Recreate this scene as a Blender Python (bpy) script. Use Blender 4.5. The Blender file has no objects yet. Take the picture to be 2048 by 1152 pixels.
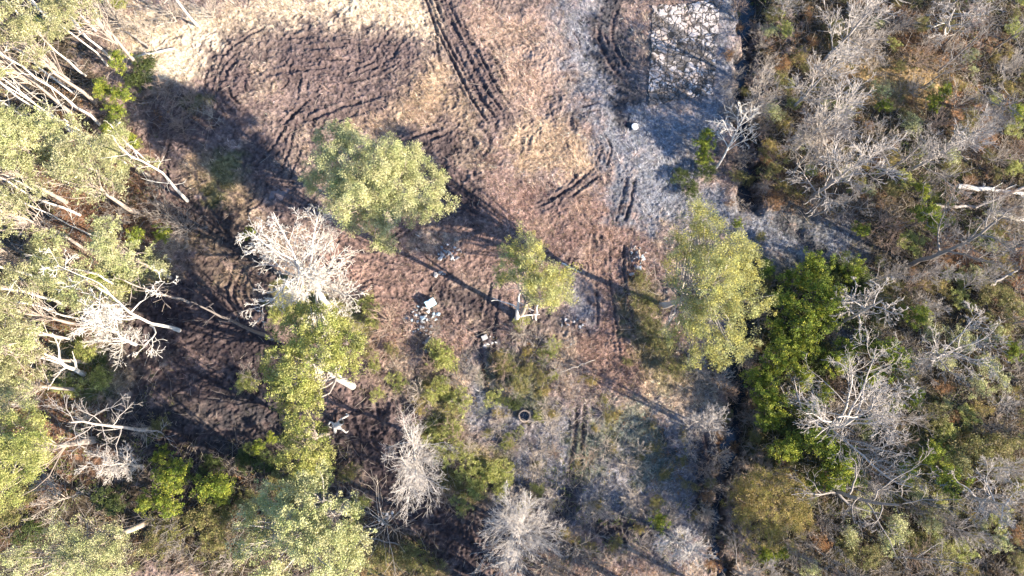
import bpy, math, random
import numpy as np
from mathutils import Vector, Quaternion, Matrix

# ------------------------------------------------------------------ camera, world, sun
S = bpy.context.scene
COL = S.collection
CH = 60.0                      # drone height above the ground, metres
F = 1365.0                     # focal length in photo pixels (24 mm equivalent)
NAD = (940.0, 840.0)           # where plumb-down falls in the photograph
cam_d = bpy.data.cameras.new("camera"); cam = bpy.data.objects.new("camera", cam_d); COL.objects.link(cam)
cam_d.lens = 24.0; cam_d.sensor_width = 36.0; cam_d.clip_start = 0.5; cam_d.clip_end = 3000
n_cam = Vector((NAD[0]-1024, 576-NAD[1], -F)).normalized()
Q = n_cam.rotation_difference(Vector((0, 0, -1)))
cam.rotation_mode = 'QUATERNION'; cam.rotation_quaternion = Q; cam.location = (0, 0, CH)
S.camera = cam
RM = np.array(Q.to_matrix())

def gp(u, v, z=0.0):
    """point of the plan at height z seen at photo pixel (u, v)"""
    d = RM @ np.array([u-1024.0, 576.0-v, -F])
    t = (z-CH)/d[2]
    return np.array([d[0]*t, d[1]*t, z])

def px(P):
    q = (np.asarray(P, float)-np.array([0, 0, CH])) @ RM
    k = F/-q[..., 2]
    return 1024+q[..., 0]*k, 576-q[..., 1]*k

a, b = gp(780, 500), gp(1040, 630)
SUN_DIR = (b-a)[:2]/np.linalg.norm((b-a)[:2])   # plan direction towards the sun
ELEV = math.radians(28)
sun_v = Vector((SUN_DIR[0]*math.cos(ELEV), SUN_DIR[1]*math.cos(ELEV), math.sin(ELEV)))
sd = bpy.data.lights.new("sun", 'SUN'); sun = bpy.data.objects.new("sun", sd); COL.objects.link(sun)
sd.energy = 5.0; sd.angle = math.radians(0.5); sd.color = (1.0, 0.88, 0.72)
sun.rotation_euler = sun_v.to_track_quat('Z', 'Y').to_euler()
W = bpy.data.worlds.new("World"); S.world = W; W.use_nodes = True
nt = W.node_tree
sky = nt.nodes.new('ShaderNodeTexSky'); sky.sky_type = 'NISHITA'; sky.sun_disc = False
sky.sun_elevation = ELEV; sky.sun_rotation = math.atan2(sun_v.x, sun_v.y)
sky.ozone_density = 8.0; sky.air_density = 1.3
bg = nt.nodes['Background']; bg.inputs[1].default_value = 0.10
nt.links.new(sky.outputs[0], bg.inputs[0])
S.view_settings.view_transform = 'Standard'; S.view_settings.look = 'None'
S.view_settings.exposure = 1.85; S.view_settings.gamma = 1.0
S.cycles.max_bounces = 5; S.cycles.diffuse_bounces = 3; S.cycles.transparent_max_bounces = 4

rng = np.random.default_rng(7); random.seed(7)

# ------------------------------------------------------------------ helpers
def tag(o, label=None, cat=None, group=None, kind=None):
    if label: o['label'] = label
    if cat: o['category'] = cat
    if group: o['group'] = group
    if kind: o['kind'] = kind
    return o

def mat(name, rough=0.9, spec=0.2):
    m = bpy.data.materials.new(name); m.use_nodes = True
    b = m.node_tree.nodes['Principled BSDF']
    b.inputs['Roughness'].default_value = rough
    b.inputs['Specular IOR Level'].default_value = spec
    return m, m.node_tree, b

def N(nt, t, **kw):
    n = nt.nodes.new(t)
    for k, v in kw.items(): setattr(n, k, v)
    return n

def attr_mat(name, attr='tint', nscale=6.0, lo=0.75, hi=1.25, rough=0.9, bump=0.0, trans=0.0, spec=0.15):
    """colour attribute times procedural noise; optional translucency for leaves"""
    m, t, b = mat(name, rough, spec)
    at = N(t, 'ShaderNodeAttribute'); at.attribute_name = attr
    co = N(t, 'ShaderNodeTexCoord')
    no = N(t, 'ShaderNodeTexNoise'); no.inputs['Scale'].default_value = nscale; no.inputs['Detail'].default_value = 6
    no.inputs['Roughness'].default_value = 0.65
    t.links.new(co.outputs['Object'], no.inputs['Vector'])
    mr = N(t, 'ShaderNodeMapRange'); mr.inputs[1].default_value = 0.3; mr.inputs[2].default_value = 0.7
    mr.inputs[3].default_value = lo; mr.inputs[4].default_value = hi
    t.links.new(no.outputs['Fac'], mr.inputs[0])
    mx = N(t, 'ShaderNodeVectorMath', operation='SCALE')
    t.links.new(at.outputs['Color'], mx.inputs[0]); t.links.new(mr.outputs[0], mx.inputs['Scale'])
    t.links.new(mx.outputs[0], b.inputs['Base Color'])
    if bump:
        bn = N(t, 'ShaderNodeBump'); bn.inputs['Strength'].default_value = bump; bn.inputs['Distance'].default_value = 0.05
        t.links.new(no.outputs['Fac'], bn.inputs['Height']); t.links.new(bn.outputs[0], b.inputs['Normal'])
    if trans:
        tr = N(t, 'ShaderNodeBsdfTranslucent'); t.links.new(mx.outputs[0], tr.inputs['Color'])
        ms = N(t, 'ShaderNodeMixShader'); ms.inputs[0].default_value = trans
        out = t.nodes['Material Output']
        t.links.new(b.outputs[0], ms.inputs[1]); t.links.new(tr.outputs[0], ms.inputs[2]); t.links.new(ms.outputs[0], out.inputs['Surface'])
    return m

def plain_mat(name, c, rough=0.8, nscale=8.0, var=0.25, bump=0.3, spec=0.2):
    m, t, b = mat(name, rough, spec)
    co = N(t, 'ShaderNodeTexCoord'); no = N(t, 'ShaderNodeTexNoise')
    no.inputs['Scale'].default_value = nscale; no.inputs['Detail'].default_value = 7; no.inputs['Roughness'].default_value = 0.7
    t.links.new(co.outputs['Object'], no.inputs['Vector'])
    r = N(t, 'ShaderNodeValToRGB'); r.color_ramp.elements[0].position = 0.3; r.color_ramp.elements[1].position = 0.72
    r.color_ramp.elements[0].color = tuple(x*(1-var) for x in c)+(1,)
    r.color_ramp.elements[1].color = tuple(min(1, x*(1+var)) for x in c)+(1,)
    t.links.new(no.outputs['Fac'], r.inputs[0]); t.links.new(r.outputs[0], b.inputs['Base Color'])
    if bump:
        bn = N(t, 'ShaderNodeBump'); bn.inputs['Strength'].default_value = bump; bn.inputs['Distance'].default_value = 0.03
        t.links.new(no.outputs['Fac'], bn.inputs['Height']); t.links.new(bn.outputs[0], b.inputs['Normal'])
    return m

def mk_mesh(name, V, faces_n, idx, m=None, color=None, smooth=False):
    """V (n,3); faces all with faces_n corners, idx flat"""
    me = bpy.data.meshes.new(name)
    V = np.ascontiguousarray(V, np.float32); idx = np.ascontiguousarray(idx, np.int32).ravel()
    nf = len(idx)//faces_n
    me.vertices.add(len(V)); me.vertices.foreach_set('co', V.ravel())
    me.loops.add(len(idx)); me.loops.foreach_set('vertex_index', idx)
    me.polygons.add(nf)
    me.polygons.foreach_set('loop_start', np.arange(0, nf*faces_n, faces_n, dtype=np.int32))
    me.polygons.foreach_set('loop_total', np.full(nf, faces_n, np.int32))
    if smooth: me.polygons.foreach_set('use_smooth', np.ones(nf, bool))
    if color is not None:
        ca = me.color_attributes.new('tint', 'FLOAT_COLOR', 'POINT')
        c4 = np.ones((len(V), 4), np.float32); c4[:, :color.shape[1]] = color
        ca.data.foreach_set('color', c4.ravel())
    me.update(calc_edges=True)
    if m: me.materials.append(m)
    return me

def ob(name, me, parent=None, loc=None):
    o = bpy.data.objects.new(name, me); COL.objects.link(o)
    if parent is not None: o.parent = parent
    if loc is not None: o.location = loc
    return o

# ---- value noise on the plan
class Noise:
    def __init__(s, seed): s.t = np.random.default_rng(seed).random((256, 256)).astype(np.float32)
    def at(s, x, y, f):
        x = np.asarray(x)*f; y = np.asarray(y)*f
        xi = np.floor(x).astype(int); yi = np.floor(y).astype(int)
        fx = x-xi; fy = y-yi; fx = fx*fx*(3-2*fx); fy = fy*fy*(3-2*fy)
        t = s.t; x0 = xi & 255; x1 = (xi+1) & 255; y0 = yi & 255; y1 = (yi+1) & 255
        return (t[y0, x0]*(1-fx)+t[y0, x1]*fx)*(1-fy)+(t[y1, x0]*(1-fx)+t[y1, x1]*fx)*fy
    def fbm(s, x, y, f, o=4, g=0.55):
        r = 0; a = 1; n = 0
        for k in range(o):
            r = r+a*s.at(x+17.3*k, y-9.1*k, f*2.03**k); n += a; a *= g
        return r/n
NZ = [Noise(i) for i in range(8)]

def sstep(e0, e1, x):
    t = np.clip((x-e0)/(e1-e0+1e-9), 0, 1); return t*t*(3-2*t)

PXM = CH/F    # metres of ground per photo pixel (near the nadir)

def poly_dist(X, Y, P):
    """distance to the polyline P (k,2) and arclength of the nearest point"""
    D = np.full(X.shape, 1e9, np.float32); A = np.zeros(X.shape, np.float32); s = 0.0; Sg = np.zeros(X.shape, np.float32)
    for i in range(len(P)-1):
        p, q = P[i], P[i+1]; e = q-p; L = np.hypot(*e)+1e-9; e = e/L
        rx = X-p[0]; ry = Y-p[1]
        t = np.clip(rx*e[0]+ry*e[1], 0, L)
        dx = rx-t*e[0]; dy = ry-t*e[1]; d = np.hypot(dx, dy)
        k = d < D
        D = np.where(k, d, D); A = np.where(k, s+t, A); Sg = np.where(k, dx*-e[1]+dy*e[0], Sg); s += L
    return D, A, Sg

def P2(pts): return np.array([gp(u, v)[:2] for u, v in pts])

def smooth_line(P, n=6):
    """Catmull-Rom resample"""
    P = np.asarray(P, float)
    if len(P) < 3: return P
    Q_ = np.vstack([2*P[0]-P[1], P, 2*P[-1]-P[-2]]); out = []
    for i in range(len(P)-1):
        p0, p1, p2, p3 = Q_[i:i+4]
        for t in np.linspace(0, 1, n, endpoint=False):
            out.append(0.5*((2*p1)+(-p0+p2)*t+(2*p0-5*p1+4*p2-p3)*t*t+(-p0+3*p1-3*p2+p3)*t**3))
    out.append(P[-1]); return np.array(out)

# ------------------------------------------------------------------ ground plan
corn = np.array([gp(u, v)[:2] for u in (-60, 1024, 2108) for v in (-60, 576, 1212)])
x0, y0 = corn.min(0); x1, y1 = corn.max(0)
ST = 0.08
cx = np.arange(x0, x1, ST); cy = np.arange(y0, y1, ST)
tail = np.array([0.5, 1.5, 4, 9, 20, 45, 100, 250, 600])
GX = np.concatenate([x0-tail[::-1], cx, cx[-1]+tail]); GY = np.concatenate([y0-tail[::-1], cy, cy[-1]+tail])
X, Y = np.meshgrid(GX, GY); X = X.astype(np.float32); Y = Y.astype(np.float32)
print("ground grid", X.shape, x0, x1, y0, y1)
Hh = np.zeros(X.shape, np.float32)
C = np.zeros(X.shape+(3,), np.float32); WET = np.zeros(X.shape, np.float32); MUD = np.zeros(X.shape, np.float32)
FOR = np.zeros(X.shape, np.float32); GRASS = np.ones(X.shape, np.float32)

n_lo = NZ[0].fbm(X, Y, 0.12, 4); n_mid = NZ[1].fbm(X, Y, 0.6, 4); n_hi = NZ[2].fbm(X, Y, 2.2, 4, 0.7); n_edge = NZ[3].fbm(X, Y, 0.9, 5, 0.65)
n_fine = NZ[4].fbm(X, Y, 5.0, 2, 0.8)
ridge = 1-np.abs(2*NZ[5].fbm(X, Y, 1.1, 4, 0.6)-1)*2.2

def window(P, m):
    lo = P.min(0)-m; hi = P.max(0)+m
    i0, i1 = np.searchsorted(GX, [lo[0], hi[0]]); j0, j1 = np.searchsorted(GY, [lo[1], hi[1]])
    return slice(j0, max(j1, j0+1)), slice(i0, max(i1, i0+1))

def zone(pts, wpx, soft=0.45, jag=0.9):
    P = smooth_line(P2(pts)) if len(pts) > 2 else P2(pts)
    if len(P) == 1: P = np.vstack([P, P+0.01])
    w = wpx*PXM*1.06; sl = window(P, w*2.2)
    D, A, _ = poly_dist(X[sl], Y[sl], P)
    d = D/w+((n_edge[sl]-0.5)*1.7+(n_hi[sl]-.5)*1.3+(n_mid[sl]-.5)*.8)*jag
    return sl, 1-sstep(1-soft, 1+soft, d)

def paint(pts, w, col, k=1.0, soft=0.45, jag=0.9, mud=None, wet=None, forest=None, grass=None):
    sl, m = zone(pts, w, soft, jag); m = (m*k).astype(np.float32)
    C[sl] = C[sl]*(1-m[..., None])+np.array(col, np.float32)*m[..., None]
    for arr, val in ((MUD, mud), (WET, wet), (FOR, forest), (GRASS, grass)):
        if val is not None: arr[sl] = arr[sl]*(1-m)+val*m

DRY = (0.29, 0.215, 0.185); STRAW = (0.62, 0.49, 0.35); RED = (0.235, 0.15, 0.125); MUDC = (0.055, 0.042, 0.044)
MUDL = (0.125, 0.092, 0.088); SHADED_GREY = (0.235, 0.24, 0.265); OLIVE = (0.13, 0.13, 0.05); LITTER = (0.23, 0.12, 0.07); FLOOR = (0.075, 0.058, 0.04)
t = sstep(0.35, 0.65, n_mid)[..., None]
C[:] = np.array(DRY)*(0.72+0.5*t)+0*C
t = sstep(0.5, 0.66, n_lo)[..., None]; C[:] = C*(1-0.5*t)+np.array(RED)*0.5*t
p1 = sstep(.50, .60, NZ[6].fbm(X, Y, .30, 6, .68))[..., None]; C[:] = C*(1-.65*p1)+np.array((.44, .34, .25))*.65*p1
p2 = sstep(.53, .60, NZ[7].fbm(X, Y, .38, 6, .7)); MUD[:] = p2*.8; GRASS[:] = 1-.7*p2; C[:] = C*(1-.7*p2[..., None])+np.array((.13, .10, .09))*.7*p2[..., None]
# woods on both sides
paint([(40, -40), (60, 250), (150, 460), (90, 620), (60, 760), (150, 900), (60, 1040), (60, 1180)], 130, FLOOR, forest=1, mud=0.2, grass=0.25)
paint([(90, 300), (200, 430), (130, 560)], 60, LITTER, 0.8, grass=0.3)
paint([(110, 680), (60, 730), (170, 880), (110, 960), (60, 1020)], 60, LITTER, 0.8, grass=0.3)
paint([(250, 300), (330, 400), (250, 470), (110, 480)], 38, LITTER, 0.6)
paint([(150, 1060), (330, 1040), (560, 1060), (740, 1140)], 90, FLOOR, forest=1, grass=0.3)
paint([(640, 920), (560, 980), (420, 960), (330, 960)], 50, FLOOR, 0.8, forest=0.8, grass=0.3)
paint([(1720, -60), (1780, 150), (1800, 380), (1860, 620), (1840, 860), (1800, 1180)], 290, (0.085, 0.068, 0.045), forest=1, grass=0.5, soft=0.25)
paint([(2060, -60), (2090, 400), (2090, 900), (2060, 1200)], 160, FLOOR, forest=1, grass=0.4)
paint([(1820, 60), (1900, 110), (1960, 70)], 50, (0.20, 0.11, 0.06), 0.7)
paint([(1700, 150), (1790, 170), (1850, 170)], 50, (0.42, 0.29, 0.14), 0.9, forest=.4, soft=.7)
paint([(1930, 200), (1950, 270)], 40, (0.36, 0.20, 0.11), 0.8)
paint([(1900, 500), (2030, 520), (2040, 600)], 45, LITTER, 0.8)
paint([(1880, 860), (1840, 900), (1900, 1000)], 60, OLIVE, 0.7)
paint([(1560, 380), (1640, 400), (1720, 380)], 55, (0.20, 0.125, 0.075), 0.7)
paint([(1620, 520), (1600, 640), (1560, 760), (1600, 900)], 90, (0.07, 0.07, 0.03), 0.9, grass=0.5)
# bright straw along the top
paint([(280, 60), (420, 100), (520, 50), (680, 35), (860, 30)], 60, STRAW, 0.95)
paint([(330, 140), (420, 120), (400, 60)], 45, (0.70, 0.57, 0.42), 0.9)
paint([(960, 60), (1100, 90), (1040, 170)], 60, (0.38, 0.27, 0.21), 0.8)
paint([(840, 160), (900, 230), (760, 240)], 50, (0.36, 0.26, 0.18), 0.7)
paint([(1060, 290), (1130, 290), (1170, 340)], 50, (0.44, 0.32, 0.22), 0.85)
paint([(700, 240), (830, 200), (880, 150)], 30, (0.42, 0.30, 0.2), 0.6)
paint([(400, 340), (470, 380), (440, 440)], 50, (0.30, 0.22, 0.13), 0.8)
paint([(420, 460), (500, 500), (480, 570), (360, 570)], 45, (0.27, 0.20, 0.125), 0.8)
paint([(1260, 760), (1330, 790), (1400, 800)], 50, (0.36, 0.27, 0.18), 0.8)
paint([(220, 600), (260, 720), (230, 770)], 38, (0.34, 0.27, 0.17), 0.8)
paint([(1130, 690), (1150, 720), (1180, 740)], 30, (0.36, 0.27, 0.2), 0.6)
paint([(760, 1140), (830, 1100), (860, 1150)], 45, (0.30, 0.22, 0.11), 0.8)
paint([(1200, 480), (1190, 530), (1180, 600)], 28, (0.40, 0.28, 0.2), 0.6)
# reddish clay
paint([(690, 520), (760, 600), (720, 690), (690, 800)], 62, (0.27, 0.175, 0.145), 0.9, mud=0.5, grass=0.3)
paint([(960, 470), (1100, 450), (1220, 430), (1240, 520), (1230, 640), (1250, 740)], 65, RED, 0.7)
paint([(880, 430), (960, 450), (950, 520), (830, 560)], 55, (0.20, 0.135, 0.115), 0.8, mud=0.4, grass=0.4)
paint([(1190, 700), (1260, 720), (1220, 760)], 40, (0.23, 0.15, 0.12), 0.8)
# churned mud
for pts, w, c in [
    ([(450, 170), (470, 110), (560, 80), (680, 85), (800, 105)], 44, MUDL), ([(590, 120), (680, 135), (790, 120)], 45, MUDL),
    ([(360, 200), (420, 190), (470, 150)], 34, MUDL), ([(330, 240), (420, 260), (480, 240)], 46, MUDL),
    ([(540, 290), (580, 240), (660, 220), (760, 200)], 38, MUDL), ([(350, 300), (345, 390)], 24, MUDL), ([(500, 330), (550, 380), (580, 420)], 30, MUDL),
    ([(880, -20), (905, 50), (950, 140), (1000, 235)], 32, MUDL), ([(960, 110), (985, 170)], 18, MUDL), ([(800, 290), (890, 265)], 25, MUDL),
    ([(900, 310), (880, 370), (950, 410)], 32, MUDC), ([(1090, 410), (1190, 350)], 14, MUDL), ([(1250, 370), (1245, 440)], 14, MUDC), ([(1200, 270), (1205, 330)], 16, MUDL),
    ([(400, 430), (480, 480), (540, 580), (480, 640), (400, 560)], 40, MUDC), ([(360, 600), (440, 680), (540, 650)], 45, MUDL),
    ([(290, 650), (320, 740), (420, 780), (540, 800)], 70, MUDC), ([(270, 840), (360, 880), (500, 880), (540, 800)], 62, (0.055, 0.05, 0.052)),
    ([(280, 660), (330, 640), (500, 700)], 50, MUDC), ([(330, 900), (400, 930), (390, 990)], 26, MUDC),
    ([(700, 760), (760, 840), (840, 830), (770, 900)], 40, MUDL), ([(720, 880), (770, 960), (860, 1060), (960, 1140)], 55, MUDC),
    ([(880, 980), (960, 1040), (930, 1090)], 50, MUDC), ([(900, 590), (970, 620), (985, 690), (975, 780)], 30, MUDC), ([(1030, 960), (960, 960)], 22, MUDC),
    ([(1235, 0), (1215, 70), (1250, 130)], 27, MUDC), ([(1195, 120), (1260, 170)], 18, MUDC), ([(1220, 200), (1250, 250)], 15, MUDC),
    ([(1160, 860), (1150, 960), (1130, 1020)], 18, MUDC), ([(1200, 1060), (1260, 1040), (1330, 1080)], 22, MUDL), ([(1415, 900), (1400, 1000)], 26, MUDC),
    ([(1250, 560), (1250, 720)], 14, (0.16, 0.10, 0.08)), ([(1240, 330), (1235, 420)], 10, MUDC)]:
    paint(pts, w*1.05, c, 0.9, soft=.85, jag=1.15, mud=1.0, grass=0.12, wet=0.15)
# greyed grass, plus upper-right tree shade painted into its bluish colour
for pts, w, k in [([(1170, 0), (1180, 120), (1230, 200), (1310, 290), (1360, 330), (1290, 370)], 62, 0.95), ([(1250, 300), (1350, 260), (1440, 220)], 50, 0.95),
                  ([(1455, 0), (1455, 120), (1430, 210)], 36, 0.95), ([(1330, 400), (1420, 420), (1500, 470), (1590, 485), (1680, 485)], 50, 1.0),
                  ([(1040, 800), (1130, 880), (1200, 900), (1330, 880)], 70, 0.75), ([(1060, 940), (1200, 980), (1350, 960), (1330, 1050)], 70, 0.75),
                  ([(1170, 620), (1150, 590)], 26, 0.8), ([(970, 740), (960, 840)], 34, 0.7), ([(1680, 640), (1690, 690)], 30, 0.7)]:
    paint(pts, w, SHADED_GREY, k*.93, soft=.95, jag=1.2, mud=0.1, grass=0.8, forest=0)
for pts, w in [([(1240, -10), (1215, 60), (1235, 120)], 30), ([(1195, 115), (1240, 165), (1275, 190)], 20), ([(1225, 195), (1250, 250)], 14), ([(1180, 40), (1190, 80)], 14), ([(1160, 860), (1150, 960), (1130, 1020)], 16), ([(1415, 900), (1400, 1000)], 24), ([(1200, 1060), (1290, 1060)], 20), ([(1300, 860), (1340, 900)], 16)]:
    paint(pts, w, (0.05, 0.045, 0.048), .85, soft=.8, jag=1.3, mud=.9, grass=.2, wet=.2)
paint([(1570, 450), (1600, 470), (1640, 500)], 16, (0.05, 0.048, 0.05), 0.8, mud=0.6)
for pts, w, c in [([(190, 760), (150, 720), (120, 740)], 36, (0.12, 0.16, 0.05)), ([(460, 330), (430, 380)], 28, OLIVE), ([(860, 770), (900, 810), (880, 880), (1000, 930)], 22, (0.24, 0.22, 0.06)),
                  ([(990, 740), (1060, 760), (1060, 790)], 34, (0.13, 0.14, 0.06)), ([(960, 930), (940, 980), (900, 960)], 26, (0.22, 0.19, 0.06)), ([(700, 640), (580, 600)], 36, (0.25, 0.25, 0.08)),
                  ([(300, 540), (250, 560)], 34, (0.28, 0.24, 0.10)), ([(1180, 900), (1260, 850), (1300, 930)], 40, (0.17, 0.19, 0.13)), ([(1280, 600), (1290, 680), (1330, 740)], 40, (0.20, 0.18, 0.09)),
                  ([(380, 210), (400, 200)], 20, OLIVE)]:
    paint(pts, w, c, 0.7)

# relief
Hh += (n_lo-0.5)*0.9+(n_mid-0.5)*0.16
Hh += (n_hi-0.5)*(0.17+0.16*MUD)+(n_fine-0.5)*(0.20+0.02*MUD)+np.clip(ridge, 0, 1)*(0.03+0.09*MUD)

def rut(pts, w=0.35, depth=0.22, berm=0.10, n=1, gap=1.0, bare=True, strong=.62):
    w *= .62; depth *= strong*.8; berm *= strong*.8; gap *= rng.uniform(.75, 1.05)
    P0 = smooth_line(P2(pts), 8)
    T = np.gradient(P0, axis=0); T /= np.linalg.norm(T, axis=1)[:, None]+1e-9; Nn = np.stack([-T[:, 1], T[:, 0]], 1)
    if n >= 3 and strong < .8:       # machine passes: many broken strokes side by side
        m_ = len(P0); seg = np.hypot(*np.diff(P0, axis=0).T).mean()
        for i in range(int(n*3.2)):
            ln = max(3, int(rng.uniform(1.6, 6.0)/seg)); a0 = int(rng.uniform(-.2, .95)*m_); a1 = min(m_, a0+ln); a0 = max(0, a0)
            if a1-a0 < 3: continue
            off = rng.uniform(-.6, .6)*n*gap+np.linspace(-1, 1, a1-a0)*rng.normal(0, .22)
            one_rut(P0[a0:a1]+Nn[a0:a1]*off[:, None], w*rng.uniform(.7, 1.3), depth*rng.uniform(.6, 1.3), berm, 1, i, bare)
        return
    for i in range(n):
        P = P0+Nn*((i-(n-1)/2)*gap+rng.normal(0, .1)+.12*np.sin(np.linspace(0, rng.uniform(1, 4), len(P0))+rng.uniform(0, 6))[:, None])
        one_rut(P, w, depth, berm, n, i, bare)

def one_rut(P, w, depth, berm, n, i, bare):
        P0 = P; P = P+rng.normal(0, 0.015, P.shape); sl = window(P, w*5)
        D, A, _ = poly_dist(X[sl], Y[sl], P)
        D = D+(n_fine[sl]-0.5)*0.3*w
        tot = A.max(); end = sstep(0, .6, A)*sstep(0, .9, tot-A)
        tread = 0.75+0.5*n_fine[sl]+0.12*np.sin(A*17+i)
        k = np.exp(-(D/w)**2); bm = np.exp(-((D-1.9*w)/(0.7*w))**2)
        fade = end*sstep(.18, .75, .75*NZ[6].at(A*1.0, A*0+i*9.7+P0[0, 0], 0.45)+.5*n_edge[sl])*1.15
        Hh[sl] += (-depth*k*tread+berm*bm*(0.6+0.8*n_hi[sl]))*fade
        if bare:
            m = (np.exp(-(D/(w*1.5))**2)*fade*0.75).clip(0, 0.9)[..., None]
            C[sl] = C[sl]*(1-m)+np.array(MUDL)*0.85*m; GRASS[sl] *= 1-m[..., 0]
            WET[sl] = np.maximum(WET[sl], 0.35*m[..., 0])

for pts, w in [([(760, 700), (860, 760), (900, 860), (960, 940)], 60), ([(1020, 720), (1090, 780), (1180, 860), (1300, 900)], 60), ([(1100, 960), (1240, 1000), (1380, 960)], 60), ([(1280, 580), (1310, 690), (1380, 760)], 40), ([(760, 1100), (850, 1130)], 40), ([(1080, 1090), (1200, 1120), (1330, 1110)], 50), ([(330, 210), (400, 230)], 40), ([(680, 640), (760, 660)], 30)]:
    sl_, m_ = zone(pts, w); FOR[sl_] = np.maximum(FOR[sl_], m_*.75)
rut([(868, -20), (900, 60), (935, 125), (970, 190), (1005, 240)], 0.20, 0.27, 0.12, 6, 0.55, strong=.8)
rut([(885, -20), (925, 60), (955, 110)], 0.25, 0.25, 0.12, 2, 0.9)
rut([(877, 55), (877, 90), (880, 135)], 0.2, 0.3)
rut([(960, 105), (985, 135), (1000, 175)], 0.25, 0.3, 0.14, 2, 1.3)
rut([(450, 190), (460, 130), (510, 88), (600, 68), (700, 62)], 0.28, 0.26, 0.15, 4, 0.85)
rut([(480, 190), (500, 145), (560, 115), (680, 105), (800, 122)], 0.25, 0.24, 0.15, 4, 0.9)
rut([(600, 165), (690, 165), (770, 140), (810, 105)], 0.22, 0.2, 0.12, 3, 0.8)
rut([(620, 250), (690, 222), (770, 200)], 0.3, 0.3, 0.15, 2, 1.0)
rut([(545, 300), (600, 235), (640, 215)], 0.25, 0.25, 0.12, 3, 0.8)
rut([(570, 350), (590, 290), (600, 240)], 0.22, 0.25, 0.12, 2, 0.9)
rut([(500, 335), (545, 290), (580, 240)], 0.22, 0.25, 0.12, 2, 0.7)
rut([(890, 262), (850, 275), (800, 300)], 0.28, 0.3, 0.15, 2, 1.2)
rut([(935, 250), (965, 285), (945, 310)], 0.25, 0.25, 0.12, 2, 1.2)
rut([(1195, 340), (1130, 390), (1085, 415)], 0.22, 0.3, 0.1, 2, 0.9)
rut([(1170, 335), (1110, 400), (1040, 425)], 0.18, 0.2)
rut([(1080, 345), (1110, 370), (1150, 395)], 0.16, 0.16)
rut([(1200, 270), (1212, 300), (1200, 340)], 0.2, 0.25, 0.1, 2, 0.9)
rut([(1262, 350), (1252, 400), (1240, 445)], 0.24, 0.3, 0.12, 2, 0.9)
rut([(350, 280), (345, 330), (350, 390)], 0.22, 0.28, 0.12, 4, 0.7)
rut([(400, 190), (380, 230), (340, 260)], 0.25, 0.25, 0.12, 2, 1.2)
rut([(470, 240), (430, 190), (440, 130)], 0.22, 0.22, 0.12, 3, 0.8)
rut([(690, 470), (740, 500), (800, 470), (830, 450)], 0.2, 0.22, 0.12, 2, 0.7)
rut([(700, 580), (750, 560), (800, 575)], 0.2, 0.22, 0.12, 2, 0.8)
rut([(700, 620), (760, 600), (830, 610)], 0.2, 0.2, 0.12, 2, 0.9)
rut([(990, 560), (975, 640), (970, 700), (985, 790)], 0.24, 0.28, 0.12, 2, 1.25)
rut([(1235, 480), (1235, 560), (1250, 640), (1260, 720)], 0.2, 0.2, 0.1, 2, 1.4)
rut([(1190, 560), (1195, 620), (1190, 660)], 0.2, 0.2)
rut([(290, 760), (380, 730), (470, 690), (540, 640)], 0.26, 0.28, 0.15, 5, 0.85)
rut([(280, 820), (340, 760), (440, 780), (560, 850)], 0.3, 0.28, 0.15, 3, 1.0)
rut([(330, 910), (420, 850), (520, 870)], 0.3, 0.28, 0.15, 2, 1.2)
rut([(500, 530), (480, 590), (520, 640), (570, 660)], 0.2, 0.25, 0.14, 4, 0.6)
rut([(280, 640), (270, 700), (290, 760)], 0.22, 0.22, 0.12, 2, 1.0)
rut([(385, 900), (385, 950), (390, 1000)], 0.25, 0.28, 0.1, 2, 0.9)
rut([(710, 780), (720, 850), (760, 930), (850, 1040), (960, 1150)], 0.28, 0.3, 0.18, 5, 0.95)
rut([(830, 980), (880, 1040), (960, 1100)], 0.25, 0.28, 0.15, 3, 0.95)
rut([(930, 1040), (935, 1080), (925, 1120)], 0.2, 0.25, 0.12, 4, 0.7)
rut([(1165, 800), (1155, 900), (1130, 1020)], 0.25, 0.22, 0.1, 2, 1.3)
rut([(1420, 860), (1425, 940), (1400, 1030)], 0.3, 0.25, 0.1, 2, 1.3)
rut([(1195, 1080), (1230, 1050), (1260, 1100)], 0.22, 0.25, 0.1, 2, 1.0)
rut([(1220, 10), (1210, 70), (1235, 130), (1270, 165)], 0.3, 0.3, 0.12, 2, 1.1)
rut([(490, 420), (520, 400), (530, 350)], 0.2, 0.2, 0.1, 2, 0.9)
rut([(800, 60), (760, 110), (740, 140)], 0.2, 0.18, 0.1, 3, 0.7)
rut([(640, 480), (760, 530), (820, 540)], 0.15, 0.12, 0.1, 2, 0.7)
for _ in range(280):     # short scrapes and tooth marks left by the machine
    u, v = rng.uniform(330, 1260), rng.uniform(40, 1100)
    p = gp(u, v)[:2]; j = np.searchsorted(GY, p[1]); i = np.searchsorted(GX, p[0])
    if FOR[j, i] > 0.3: continue
    an = rng.uniform(0, math.tau) if rng.random() < 0.5 else rng.normal(0.9, 0.35); L = rng.uniform(15, 60); bd = rng.normal(0, 8)
    rut([(u, v), (u+math.cos(an)*L/2-math.sin(an)*bd, v+math.sin(an)*L/2+math.cos(an)*bd), (u+math.cos(an)*L, v+math.sin(an)*L)], rng.uniform(0.1, 0.28), rng.uniform(0.08, 0.24), 0.07, rng.integers(1, 3), 0.8)
def mound(u, v, r, h, rag=0.5):
    p = gp(u, v)[:2]; r_ = r*PXM; sl = window(np.array([p, p+0.01]), r_*2.5)
    d = np.hypot(X[sl]-p[0], Y[sl]-p[1])/r_+(n_edge[sl]-0.5)*rag*2
    Hh[sl] += h*np.exp(-d*d*1.4)*(0.8+0.6*(n_hi[sl]-0.5))
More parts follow.
